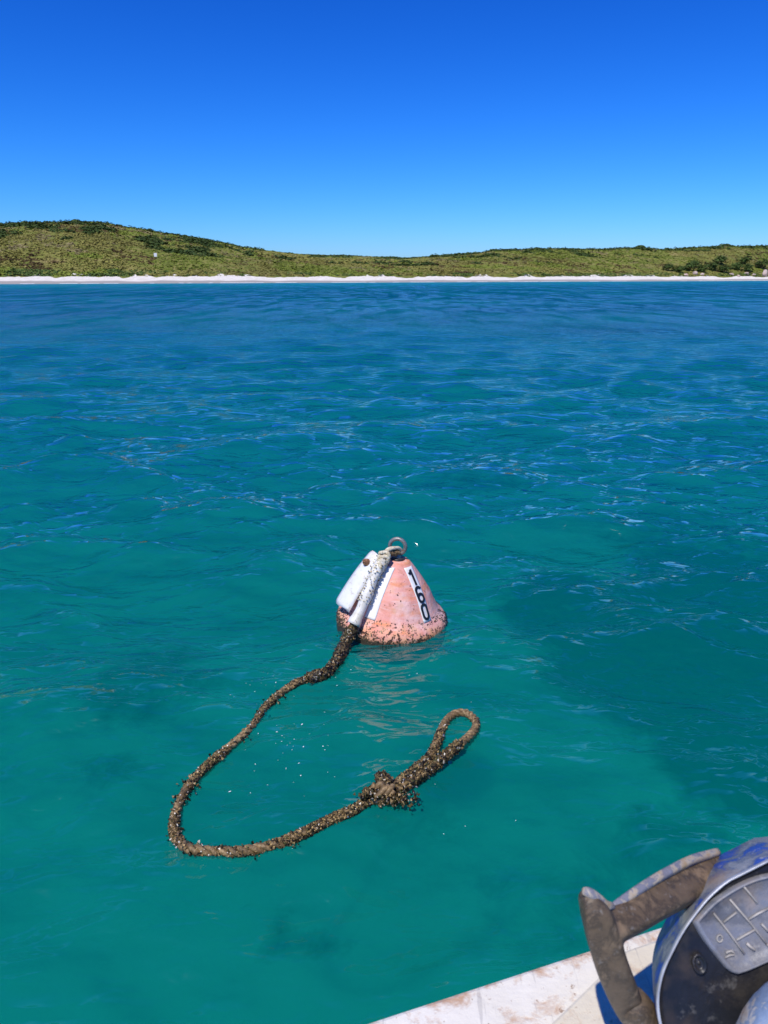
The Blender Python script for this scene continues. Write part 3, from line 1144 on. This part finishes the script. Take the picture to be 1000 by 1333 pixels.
def growth_on(C, dens, rad, length, g, pal, wts, s0=.002, s1=.0065):
    n = int(length * dens)
    T, N, B = frames(C)
    # patchy along the rope
    prob = 0.10 + 1.8 * np.maximum(0, 1.6 * vnoise(np.linspace(0, length, len(C)) * 7.0, np.zeros(len(C)) + 3, int(g.integers(1e3))) - .45)
    idx = g.choice(len(C), n, p=prob / prob.sum())
    a = g.uniform(0, 2 * math.pi, n)
    o = np.cos(a)[:, None] * N[idx] + np.sin(a)[:, None] * B[idx]
    cen = C[idx] + o * (rad[idx] * g.uniform(.8, 1.12, n))[:, None]
    o = o + T[idx] * g.normal(0, .8, n)[:, None] + g.normal(0, .3, (n, 3))
    return chips(cen - ro, o, g, s0, s1, pal, wts)


PAL = np.array([[.020, .014, .008], [.08, .052, .02], [.19, .125, .045], [.40, .28, .12], [.08, .08, .025], [.62, .58, .50]])
WTS = [.28, .25, .21, .14, .08, .04]


def zsurf(u, v, lift=0.012):
    p = at_z(u, v, 0.0)
    z = float(wave(np.array([p[0]]), np.array([p[1]]))[0])
    p = at_z(u, v, z + lift)
    return p


SLV_T = np.array([BX - .050, BY - .085, BZ + .440])
SLV_B = np.array([BX - .228, BY - .285, BZ + .095])


def build_rope():
    g = np.random.default_rng(8)
    d = (SLV_B - SLV_T) / np.linalg.norm(SLV_B - SLV_T)
    ring_c = np.array([BX + .026, BY, BZ + .445])
    head = [ring_c + [0.012, -0.02, 0.0], ring_c + [-.03, -.05, .0], SLV_T, SLV_B - d * .05, SLV_B + d * .02]
    px = [(449, 838, .03), (441, 856, .02), (427, 874, .016), (408, 882, .012), (386, 889, .012), (362, 905, .012), (343, 925, .012), (329, 945, .012), (306, 966, .012), (280, 988, .012), (256, 1010, .012),
          (239, 1034, .012), (229, 1060, .012), (227, 1082, .012), (235, 1098, .012), (252, 1106, .012), (282, 1109, .012), (315, 1108, .012), (352, 1101, .012), (390, 1087, .012), (425, 1070, .012), (458, 1055, .012),
          (484, 1041, .014), (505, 1030, .016)]
    pts = head + [zsurf(u, v, l - (.014 * (.5 + .5 * math.sin(u * .11 + v * .07)) if l < .015 else 0)) for u, v, l in px]
    C, L = catmull(pts, 1500)
    i0 = int(1500 * 0.09)
    rs = np.full(1500, .0098)
    k = np.linspace(0, L, 1500)
    rs *= 0.92 + 0.22 * vnoise(k * 1.6, k * 0, 4)
    rs *= np.where(k < .62, 1.0, 1.0)
    laid_rope(C, rs, .115, L, ROPE)
    sub = slice(150, 1500)
    V, F, c = growth_on(C[sub], 3400, rs[sub] * 2.0, L * .9, g, PAL, WTS)
    o = mesh_np('sea_growth', V, F, M_tint, ROPE, False, c)
    tag(o, kind='stuff')
    # heavier dark clump where the rope leaves the buoy
    sel = C[(C[:, 2] < BZ + .07) & (k < 1.15)]
    V, F, c = growth_on(sel, 3800, np.full(len(sel), .028), .75, g, PAL * .55, WTS, .005, .013)
    tag(mesh_np('sea_growth', V, F, M_growth_wet, ROPE, False, c), kind='stuff')
    # eye at the far end: two legs from the splice, round the bight
    lp = [(503, 1031, .02), (524, 1016, .022), (545, 1000, .022), (560, 984, .022), (569, 966, .022), (576, 948, .024), (584, 935, .026), (596, 928, .028), (609, 929, .028), (619, 938, .026), (619, 948, .024),
          (609, 960, .022), (594, 972, .02), (578, 986, .018), (560, 1001, .018), (540, 1015, .018), (518, 1028, .018), (500, 1036, .016)]
    C2, L2 = catmull([zsurf(u, v, l) for u, v, l in lp], 620)
    rs2 = np.full(620, .0096)
    eye = laid_rope(C2, rs2, .085, L2, ROPE, 'eye_strand')
    V, F, c = growth_on(C2, 900, rs2 * 2.0, L2, g, PAL, WTS, .002, .006)
    tag(mesh_np('sea_growth', V, F, M_tint, ROPE, False, c), kind='stuff')
    end = np.r_[0:190, 430:620]
    V, F, c = growth_on(C2[end], 2600, rs2[end] * 2.2, L2 * .5, g, PAL * .8, WTS, .004, .010)
    tag(mesh_np('sea_growth', V, F, M_tint, ROPE, False, c), kind='stuff')
    # splice knot with frayed strand ends standing up
    kn = zsurf(495, 1036, .02)
    for q in range(4):
        a = q * 1.6
        path = np.array([[.03 * math.cos(a + s * 4.2) - .02 + .05 * s, .022 * math.sin(a + s * 4.2), .012 + .030 * math.sin(a * 1.3 + s * 5)] for s in np.linspace(0, 1, 24)]) + kn
        V, F = tube(path - ro, .0115, 8)
        mesh_py('knot_turn', V, F, M_strand, ROPE, True)
    for q, (u, v, l) in enumerate([(493, 1008, .05), (499, 1005, .05), (505, 1008, .045), (510, 1014, .04), (470, 1038, .04), (475, 1030, .035)]):
        tip = zsurf(u, v, l)
        st = kn + np.array([(u - 495) * .0012, 0, .01])
        mid = (tip + st) / 2 + [0, 0, .012]
        Cq, Lq = catmull([st, mid, tip], 16)
        V, F = tube(Cq - ro, np.linspace(.011, .006, 16), 8)
        mesh_py('frayed_end', V, F, M_strand, ROPE, True)
        V, F, c = growth_on(Cq, 2600, np.full(16, .011), Lq, g, PAL * .7, WTS, .003, .009)
        tag(mesh_np('sea_growth', V, F, M_tint, ROPE, False, c), kind='stuff')
    # trailing weed at the knot
    cen = kn + np.stack([g.normal(.05, .045, 420), g.normal(-.02, .02, 420), g.uniform(-.01, .03, 420)], 1)
    V, F, c = chips(cen - ro, g.normal(0, 1, (420, 3)) + [0, 0, .4], g, .003, .010, PAL * .6, WTS)
    tag(mesh_np('trailing_weed', V, F, M_growth_wet, ROPE, False, c), kind='stuff')
    # loose weed tufts hanging on the rope
    for q in (300, 345, 400, 470, 520, 610, 640, 700, 790, 860, 940, 980, 1060, 1130, 1240, 1300):
        n = int(g.integers(25, 75))
        cen = C[q] + g.normal(0, 1, (n, 3)) * [.018, .018, .007]
        V, F, c = chips(cen - ro, g.normal(0, 1, (n, 3)), g, .003, .010, PAL * .7, WTS)
        tag(mesh_np('weed_tuft', V, F, M_growth_wet, ROPE, False, c), kind='stuff')
    # white hose sleeve where the rope hangs down the buoy
    n = NT('stained_white_hose')
    cc = n.coord()
    col = n.ramp(n.noise(cc, 14, 4, 0.6), [(0.3, (0.60, 0.55, 0.42)), (0.6, (0.78, 0.76, 0.70))])
    col = n.mix(n.math('MULTIPLY', n.ramp(n.noise(n.coord((30, 30, 8)), 1.5, 4, 0.7), [(0.60, 0.0), (0.68, 1.0)]), 0.8), col, (0.22, 0.15, 0.06))
    mh = n.pbr(col, 0.45, n.bump(n.noise(cc, 70, 3), .002, .8))
    Cs, Ls = catmull([SLV_T + d * .015, SLV_T + d * .13 + [-.004, -.004, .004], SLV_B - d * .10 + [.003, 0, 0], SLV_B], 30)
    T, N, B = frames(Cs)
    seg = 22
    V, F = [], []
    for i in range(30):
        rr = .032 + .003 * math.sin(i * .5) + (.004 if i > 26 else 0)
        for q in range(seg + 1):
            a = math.radians(-165 + 330 * q / seg) + 2.2 + math.pi * .75
            V.append(Cs[i] + rr * (math.cos(a) * N[i] + math.sin(a) * B[i]) - ro)
    F = [(i * (seg + 1) + q, i * (seg + 1) + q + 1, (i + 1) * (seg + 1) + q + 1, (i + 1) * (seg + 1) + q) for i in range(29) for q in range(seg)]
    sl = mesh_py('hose_sleeve', V, F, mh, ROPE, True)
    so = sl.modifiers.new('solid', 'SOLIDIFY')
    so.thickness = .005
    # pale bleached rope wrapped at the ring
    p = NT('bleached_pale_rope')
    cp = p.coord()
    mp = p.pbr(p.ramp(p.noise(cp, 50, 5, .65), [(.3, (.38, .27, .13)), (.5, (.66, .58, .40)), (.7, (.80, .76, .64))]), .8, p.bump(p.noise(cp, 120, 3), .004, 1.0))
    for q in range(5):
        a0 = q * 1.25
        cpt = SLV_T + d * (-.015 + .022 * q)
        path = np.array([cpt + (.026 + .006 * math.sin(3 * s + q)) * (math.cos(s) * N[0] + math.sin(s) * B[0]) + d * (.010 * math.sin(s * 2 + a0)) for s in np.linspace(0, 2 * math.pi, 28)])
        V, F = tube(path - ro, .0115, 8)
        mesh_py('lashing_turn', V, F, mp, ROPE, True)
    for q in range(2):
        s0 = ring_c + [-.035 + .02 * q, -.03, .012]
        Cq, _ = catmull([SLV_T + [0.0, -.01, .01], (SLV_T + s0) / 2 + [0, -.012, .03], s0 + [.02, .0, .018], s0 + [.045, .035, -.01]], 24)
        V, F = tube(Cq - ro, .0105, 8)
        mesh_py('ring_hitch', V, F, mp, ROPE, True)
    V, F, c = growth_on(Cs[:20], 900, np.full(20, .040), Ls * .66, g, np.array([[.60, .52, .34], [.70, .64, .48], [.36, .24, .10], [.10, .06, .02]]), [.5, .36, .12, .02], .003, .008)
    tag(mesh_np('fibre_tufts', V, F, M_tint, ROPE, False, c), kind='stuff')
    tag(ROPE, 'brown weed-covered mooring rope floating in a curve with a spliced eye', 'rope')


build_rope()

# ------------------------------------------------------------------ floating flecks of foam, plus white flecks painted for sun glints
def flecks():
    g = np.random.default_rng(3)
    V, F = [], []
    spots = [(385, 985, 100, 45, 44), (335, 900, 40, 18, 16), (480, 890, 60, 18, 18), (540, 1050, 100, 40, 6), (780, 665, 14, 2, 10), (640, 880, 150, 60, 3)]  # flat cluster right of the buoy is sun glints painted as white flecks
    for u0, v0, su, sv, n in spots:
        for _ in range(n):
            u, v = u0 + g.normal(0, su * .5), v0 + g.normal(0, sv * .6)
            p = at_z(u, v, 0)
            m = int(g.integers(5, 8))
            r = g.choice([.001, .0018, .003, .005], p=[.58, .30, .11, .01])
            st = g.uniform(1, 2.6)
            ro_ = g.uniform(0, 3.14)
            b = len(V)
            for q in range(m):
                a = 2 * math.pi * q / m
                rr = r * g.uniform(.5, 1.3)
                x, y = rr * math.cos(a) * st, rr * math.sin(a)
                X, Y = p[0] + x * math.cos(ro_) - y * math.sin(ro_), p[1] + x * math.sin(ro_) + y * math.cos(ro_)
                V.append((X, Y, 0))
            F.append(tuple(range(b, b + m)))
    V = np.array(V)
    V[:, 2] = wave(V[:, 0], V[:, 1]) + .006
    o = mesh_py('foam_glint_flecks', V, F, M_foam_glint)
    tag(o, 'tiny white foam flecks inside the rope curve and painted sun glints beyond the buoy', 'foam', kind='stuff')


flecks()

# ------------------------------------------------------------------ the boat
def paint_mat(name, c0, c1, rust=(0.46, 0.22, 0.08), amt=0.6, sc=14, rough=.5, edge=None):
    n = NT(name)
    c = n.coord()
    col = n.ramp(n.noise(c, 5, 5, .6), [(.3, c0), (.7, c1)])
    sn = n.noise(c, sc, 5, .68, .3)
    if edge is not None:
        x_, y_, z_ = n.xyz()
        off = n.math('ADD', n.math('MULTIPLY', x_, float(EN[0])), n.math('MULTIPLY', y_, float(EN[1])))
        er = n.n('ShaderNodeMapRange')
        n.put(er.inputs['Value'], off)
        for k_, v_ in zip(('From Min', 'From Max', 'To Min', 'To Max'), (0.0, 0.05, edge, 0.0)):
            er.inputs[k_].default_value = v_
        sn = n.math('ADD', sn, er.outputs[0])
    spots = n.ramp(sn, [(.54, 0.0), (.68, 1.0)])
    col = n.mix(n.math('MULTIPLY', spots, amt), col, rust)
    fine = n.ramp(n.noise(c, sc * 6, 3, .7), [(.64, 0.0), (.70, 1.0)])
    col = n.mix(n.math('MULTIPLY', fine, amt), col, (rust[0] * .5, rust[1] * .5, rust[2] * .5))
    scr = n.ramp(n.noise(n.coord((60, 4, 4), rot=(0, 0, .7)), 1.0, 4, .6), [(.62, 0.0), (.66, 1.0)])
    col = n.mix(n.math('MULTIPLY', scr, .35), col, (.30, .28, .26))
    return n.pbr(col, rough, n.bump(n.math('ADD', n.noise(c, 60, 4, .6), n.math('MULTIPLY', spots, -.5)), .003, .6))


def prism(name, poly, z0, z1, mat, parent, bw=.004):
    m = len(poly)
    org = np.array([*parent.location]) if parent else np.zeros(3)
    V = [(p[0] - org[0], p[1] - org[1], z0 - org[2]) for p in poly] + [(p[0] - org[0], p[1] - org[1], z1 - org[2]) for p in poly]
    A = sum(poly[i][0] * poly[(i + 1) % m][1] - poly[(i + 1) % m][0] * poly[i][1] for i in range(m))
    F = [tuple(range(m - 1, -1, -1)), tuple(range(m, 2 * m))] + [(i, (i + 1) % m, m + (i + 1) % m, m + i) for i in range(m)]
    if A < 0:
        F = [tuple(reversed(f)) for f in F]
    o = mesh_py(name, V, F, mat, parent)
    if bw:
        bevel(o, bw, 2)
    return o


def build_boat():
    org = EA + ED * .4
    t = empty('work_boat', (float(org[0]), float(org[1]), 0.0))
    white = paint_mat('worn_white_boat_paint', (.70, .65, .53), (.82, .775, .67), amt=.75, sc=13, edge=.13)
    cream = paint_mat('cream_mounting_board', (.66, .58, .42), (.76, .70, .55), amt=.4, sc=18)
    hullm = paint_mat('hull_paint', (.55, .56, .56), (.70, .70, .69), amt=.3)
    q = lambda s, d: EA + ED * s + EN * d
    prism('gunwale', [q(-1.6, 0), q(2.6, 0), q(2.6, .42), q(-1.6, .42)], GZ - .05, GZ, white, t, .008)
    prism('hull_side', [q(-1.6, .02), q(2.6, .02), q(2.6, .05), q(-1.6, .05)], -.25, GZ - .051, hullm, t, 0)
    prism('inner_side', [q(-1.6, .38), q(2.6, .38), q(2.6, .41), q(-1.6, .41)], .12, GZ - .051, hullm, t, 0)
    prism('deck', [q(-1.6, .411), q(2.6, .411), q(2.6, 2.2), q(-1.6, 2.2)], .10, .14, hullm, t, 0)
    prism('transom', [q(-1.63, .02), q(-1.601, .02), q(-1.601, 2.2), q(-1.63, 2.2)], -.25, GZ - .06, hullm, t, 0)
    # raised cream board under the hauler
    zb = GZ + .03
    b0, b1, b2 = at_z(690, 1357, zb), at_z(815, 1236, zb), at_z(1040, 1160, zb)
    b3 = b2 + EN * .5
    b4 = b0 + EN * .35 + ED * .1
    prism('mounting_board', [b0, b1, b2, b3, b4], GZ + .0005, zb, cream, t, .006)
    tag(t, 'worn white boat gunwale with rust specks at the bottom right', 'boat')
    return t


BOAT = build_boat()


# ------------------------------------------------------------------ the worn hauler on the gunwale
def build_hauler():
    def worn(name, paint, under, dirt, sc=22, thr=.5, rough=.5, tan=.45, scuff=.5):
        n = NT(name)
        c = n.coord()
        a = n.noise(c, sc, 6, .68, .4)
        col = n.ramp(a, [(thr - .12, under), (thr - .02, dirt), (thr + .04, paint), (thr + .2, tuple(min(1, x * 1.35) for x in paint))])
        col = n.mix(n.math('MULTIPLY', n.ramp(n.noise(c, sc * .45, 4, .6), [(.57, 0.0), (.70, 1.0)]), tan), col, (.36, .24, .13))
        col = n.mix(n.math('MULTIPLY', n.ramp(n.noise(c, sc * 2.4, 4, .7), [(.60, 0.0), (.70, 1.0)]), scuff), col, (.44, .42, .38))
        return n.pbr(col, rough, n.bump(n.noise(c, sc * 2, 5, .6), .003, .7), spec=.4)
    blue = worn('chipped_blue_paint', (.030, .075, .32), (.24, .25, .26), (.12, .14, .19), 24, .52, tan=.5, scuff=.7)
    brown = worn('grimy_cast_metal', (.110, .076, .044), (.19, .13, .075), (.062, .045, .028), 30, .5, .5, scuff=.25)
    black = worn('grimy_black_casing', (.010, .011, .014), (.03, .026, .022), (.016, .015, .016), 14, .46, .38, tan=.14, scuff=.14)
    silver = (lambda n: n.pbr(n.ramp(n.noise(n.coord(), 40, 4), [(.3, (.30, .31, .33)), (.7, (.55, .56, .58))]), .4, metal=.3))(NT('worn_bare_edge'))
    platem = worn('grey_cast_plate', (.17, .18, .21), (.13, .135, .15), (.20, .20, .21), 20, .5, .45)
    linem = (lambda n: n.pbr(n.ramp(n.noise(n.coord(), 50, 4), [(.3, (.26, .24, .21)), (.7, (.48, .44, .38))]), .6))(NT('rubbed_raised_lines'))

    depth = 1.02
    Cc = at_depth(1012, 1292, depth)
    base = np.array([Cc[0], Cc[1], GZ + .03])
    t = empty('line_hauler', tuple(base))

    vd = _C - Cc
    vd /= np.linalg.norm(vd)
    rt = np.array([1.0, 0, 0])
    rt -= vd * rt.dot(vd)
    rt /= np.linalg.norm(rt)
    up = np.cross(vd, rt)
    N = vd + .36 * rt - .34 * up
    N /= np.linalg.norm(N)
    eu = rt - N * rt.dot(N)
    eu /= np.linalg.norm(eu)
    ev = np.cross(N, eu)

    def on_face(u, v):
        """photo bearing to the casing's face plane, in its own 2-D axes"""
        d = _ray(u, v)
        s = (Cc - _C).dot(N) / d.dot(N)
        q = _C + d * s - Cc
        return np.array([q.dot(eu), q.dot(ev)])

    def fp(a, b, c=0.0):
        return Cc + eu * a + ev * b + N * c - base

    # rim outline measured on the face, closed into a full rounded shape
    meas = [(1000, 1119), (964, 1137), (945, 1147), (922, 1167), (903, 1190), (888, 1211), (873, 1239), (861, 1266), (855, 1298), (858, 1330), (872, 1370), (905, 1415), (960, 1450), (1030, 1462),
            (1100, 1435), (1150, 1375), (1168, 1300), (1155, 1220), (1110, 1150), (1050, 1118)]
    o2 = np.array([on_face(u, v) for u, v in meas])
    oc, _ = catmull(np.vstack([o2, o2[:1]]), 97)
    oc = oc[:-1]
    m = len(oc)
    cen = oc.mean(0)

    def loop(scale, c, sh=(0, 0)):
        return [fp(*(cen + (p - cen) * scale + sh), c) for p in oc]
    # band: flares a little and runs back from the bare front edge
    def loft(name, loops, mat, parent, close=None):
        V, F = [], []
        for L in loops:
            V += [tuple(x) for x in L]
        for k in range(len(loops) - 1):
            F += [(k * m + i, k * m + (i + 1) % m, (k + 1) * m + (i + 1) % m, (k + 1) * m + i) for i in range(m)]
        if close is not None:
            b = len(V)
            V.append(tuple(close))
            k = (len(loops) - 1) * m
            F += [(k + i, k + (i + 1) % m, b) for i in range(m)]
        return mesh_py(name, V, F, mat, parent, True)
    casing = loft('casing', [loop(1.0, -.004), loop(1.010, -.015, (.003, .002)), loop(1.012, -.05, (.012, .006)), loop(1.0, -.10, (.024, .011)), loop(.95, -.125, (.028, .012)), loop(.6, -.135, (.028, .012))], blue, t, fp(*cen, -.136))
    loft('rim', [loop(1.0, -.0045), loop(1.006, .000), loop(1.0, .004), loop(.985, .004), loop(.978, -.002)], silver, casing)
    face = loft('face', [loop(.979, -.0015), loop(.965, -.006), loop(.93, -.007), loop(.5, -.004)], black, t, fp(*cen, -.003))
    # screw boss on the face
    b2 = on_face(911, 1255)
    V, F = [], []
    ring = [(.0125, -.008), (.0125, .001), (.0095, .002), (.008, -.004), (.003, -.004), (.0, -.002)]
    for r, c in ring:
        for q in range(14):
            a = 2 * math.pi * q / 14
            V.append(tuple(fp(b2[0] + r * .8 * math.cos(a), b2[1] + r * 1.1 * math.sin(a), c)))
    F = [(k * 14 + q, k * 14 + (q + 1) % 14, (k + 1) * 14 + (q + 1) % 14, (k + 1) * 14 + q) for k in range(len(ring) - 1) for q in range(14)]
    mesh_py('screw', V, F, black, face, True)
    # cast plate with raised lines
    pl = [(905, 1199), (930, 1174), (965, 1152), (1000, 1140), (1045, 1138), (1085, 1160), (1092, 1190), (1075, 1215), (1030, 1236), (1000, 1250), (963, 1265), (951, 1262), (938, 1248), (918, 1222)]
    p2 = np.array([on_face(u, v) for u, v in pl])
    pc, _ = catmull(np.vstack([p2, p2[:1]]), 61)
    pc = pc[:-1]
    pm = len(pc)
    pcen = pc.mean(0)
    V, F = [], []
    prof = [(1.04, -.006), (1.02, .004), (.985, .0055), (.955, .005), (.945, .0015), (.5, .0015)]
    for s, c in prof:
        V += [tuple(fp(*(pcen + (p - pcen) * s), c)) for p in pc]
    V.append(tuple(fp(*pcen, .0015)))
    F = [(k * pm + i, k * pm + (i + 1) % pm, (k + 1) * pm + (i + 1) % pm, (k + 1) * pm + i) for k in range(len(prof) - 1) for i in range(pm)]
    F += [((len(prof) - 1) * pm + i, (len(prof) - 1) * pm + (i + 1) % pm, len(V) - 1) for i in range(pm)]
    plate = mesh_py('cast_plate', V, F, platem, t, True)

    def bar(name, pts, w=.0016, c=.0032):
        P = np.array([fp(*on_face(u, v), c) for u, v in pts])
        V, F = tube(P, w, 6)
        return mesh_py(name, V, F, linem, plate, True)
    for pts in [[(928, 1188), (948, 1213), (968, 1241)], [(949, 1170), (975, 1200), (997, 1228)], [(941, 1200), (950, 1193), (958, 1187)], [(958, 1223), (970, 1216), (981, 1210)], [(974, 1196), (985, 1189), (997, 1183)],
                [(966, 1152), (976, 1164), (985, 1175)], [(997, 1183), (1020, 1170), (1040, 1160)], [(997, 1228), (1020, 1250), (1024, 1254)]]:
        bar('raised_line', pts)
    # worn raised characters, only partly legible
    ring = [(936 + 3.6 * math.cos(a), 1221 + 4.6 * math.sin(a)) for a in np.linspace(0, 2 * math.pi, 13)]
    bar('raised_character', ring, .0012)
    bar('raised_character', [(971, 1227), (975, 1231), (982, 1236)], .0022)
    bar('raised_character', [(990, 1202), (995, 1207), (999, 1212)], .0018)
    bar('raised_character', [(944, 1240), (947, 1238), (951, 1237), (955, 1240)], .0016)
    bar('raised_character', [(943, 1246), (948, 1243), (955, 1242)], .0014)

    # cast arm: one swept casting, horn tip -> junction -> down, and the branch to the casing
    def sweep(pts, name, parent, sec=20, sq=.38):
        P = np.array([np.r_[p, w, h] for p, w, h in pts])
        C, L = catmull(P, 46)
        T, _, _ = frames(C[:, :3])
        V, F = [], []
        for i in range(len(C)):
            view = np.array([-.25, -.55, .8])
            nn = view - T[i] * view.dot(T[i])
            nn /= np.linalg.norm(nn)
            ss = np.cross(T[i], nn)
            for q in range(sec):
                a = 2 * math.pi * (q + .5) / sec
                ca, sa = math.cos(a), math.sin(a)
                ca = math.copysign(abs(ca) ** sq, ca)
                sa = math.copysign(abs(sa) ** sq, sa)
                V.append(tuple(C[i, :3] + ss * C[i, 3] * ca + nn * C[i, 4] * sa - base))
        F = [(k * sec + q, k * sec + (q + 1) % sec, (k + 1) * sec + (q + 1) % sec, (k + 1) * sec + q) for k in range(len(C) - 1) for q in range(sec)]
        F += [tuple(range(sec - 1, -1, -1)), tuple((len(C) - 1) * sec + q for q in range(sec))]
        return V, F
    D = at_depth
    main = [(D(763, 1163, 1.00), .008, .014), (D(768, 1172, 1.00), .014, .018), (D(777, 1192, 1.00), .020, .021), (D(786, 1222, 1.01), .0225, .022), (D(795, 1252, 1.02), .0225, .022), (D(806, 1282, 1.04), .0225, .022), (D(816, 1306, 1.06), .021, .021),
            (D(823, 1320, 1.08), .019, .020)]
    V, F = sweep(main, 'arm', t)
    branch = [(D(779, 1205, 1.005), .014, .016), (D(800, 1204, 1.01), .020, .019), (D(826, 1190, 1.03), .022, .020), (D(858, 1171, 1.06), .023, .020), (D(892, 1153, 1.10), .0245, .020), (D(925, 1141, 1.14), .025, .020), (D(955, 1139, 1.16), .025, .020)]
    V2, F2 = sweep(branch, 'arm', t)
    F2 = [tuple(i + len(V) for i in f) for f in F2]
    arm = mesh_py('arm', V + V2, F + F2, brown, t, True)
    rm = arm.modifiers.new('remesh', 'REMESH')
    rm.mode = 'VOXEL'
    rm.voxel_size = .0035
    rm.use_smooth_shade = True
    sm = arm.modifiers.new('smooth', 'SMOOTH')
    sm.factor = .5
    sm.iterations = 3
    # worn paint left on the flat upper edge of the casting
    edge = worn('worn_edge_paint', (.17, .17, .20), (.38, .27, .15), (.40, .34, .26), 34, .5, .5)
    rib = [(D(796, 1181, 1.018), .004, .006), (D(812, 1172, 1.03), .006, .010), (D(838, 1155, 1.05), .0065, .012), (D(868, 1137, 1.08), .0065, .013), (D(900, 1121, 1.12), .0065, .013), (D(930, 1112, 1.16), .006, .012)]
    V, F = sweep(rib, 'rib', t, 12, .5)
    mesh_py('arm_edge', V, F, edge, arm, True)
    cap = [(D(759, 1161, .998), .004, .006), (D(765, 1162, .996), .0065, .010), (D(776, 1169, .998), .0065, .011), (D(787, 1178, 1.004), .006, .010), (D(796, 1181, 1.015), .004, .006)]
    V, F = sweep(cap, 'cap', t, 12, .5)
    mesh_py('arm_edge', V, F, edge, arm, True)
    # thicker collar pipe below the joint
    low = [(D(816, 1296, 1.05), .010, .012), (D(819, 1301, 1.05), .0225, .024), (D(834, 1322, 1.06), .026, .026), (D(856, 1356, 1.09), .027, .027), (D(884, 1402, 1.13), .027, .027), (D(905, 1440, 1.17), .027, .027)]
    V, F = sweep(low, 'pipe', t, 16, 1.0)
    mesh_py('pipe', V, F, brown, t, True)
    # second drum below, only its chipped rim in view
    c2 = at_depth(1122, 1440, .90)
    V, F = [], []
    prof = [(.0, .0), (.10, .0), (.130, -.004), (.139, -.014), (.139, -.05), (.12, -.08), (0, -.08)]
    for r, c in prof:
        for q in range(40):
            a = 2 * math.pi * q / 40
            V.append(tuple(c2 + eu * r * math.cos(a) + ev * r * math.sin(a) + N * c - base))
    F = [(k * 40 + q, k * 40 + (q + 1) % 40, (k + 1) * 40 + (q + 1) % 40, (k + 1) * 40 + q) for k in range(len(prof) - 1) for q in range(40)]
    mott = worn('mottled_blue_tan_paint', (.16, .22, .32), (.34, .22, .12), (.46, .44, .40), 30, .48)
    mesh_py('drum', V, F, mott, t, True)
    # pedestal that carries it on the board
    V, F = tube(np.array([[0.10, -.02, 0], [0.10, -.02, .02], [.10, -.01, .022], [.10, 0, .22]]), [.11, .11, .07, .07], 24)
    mesh_py('pedestal', V, F, brown, t, True)
    tag(t, 'scuffed black and blue machine with a cast arm and embossed plate on the gunwale', 'machine')


build_hauler()
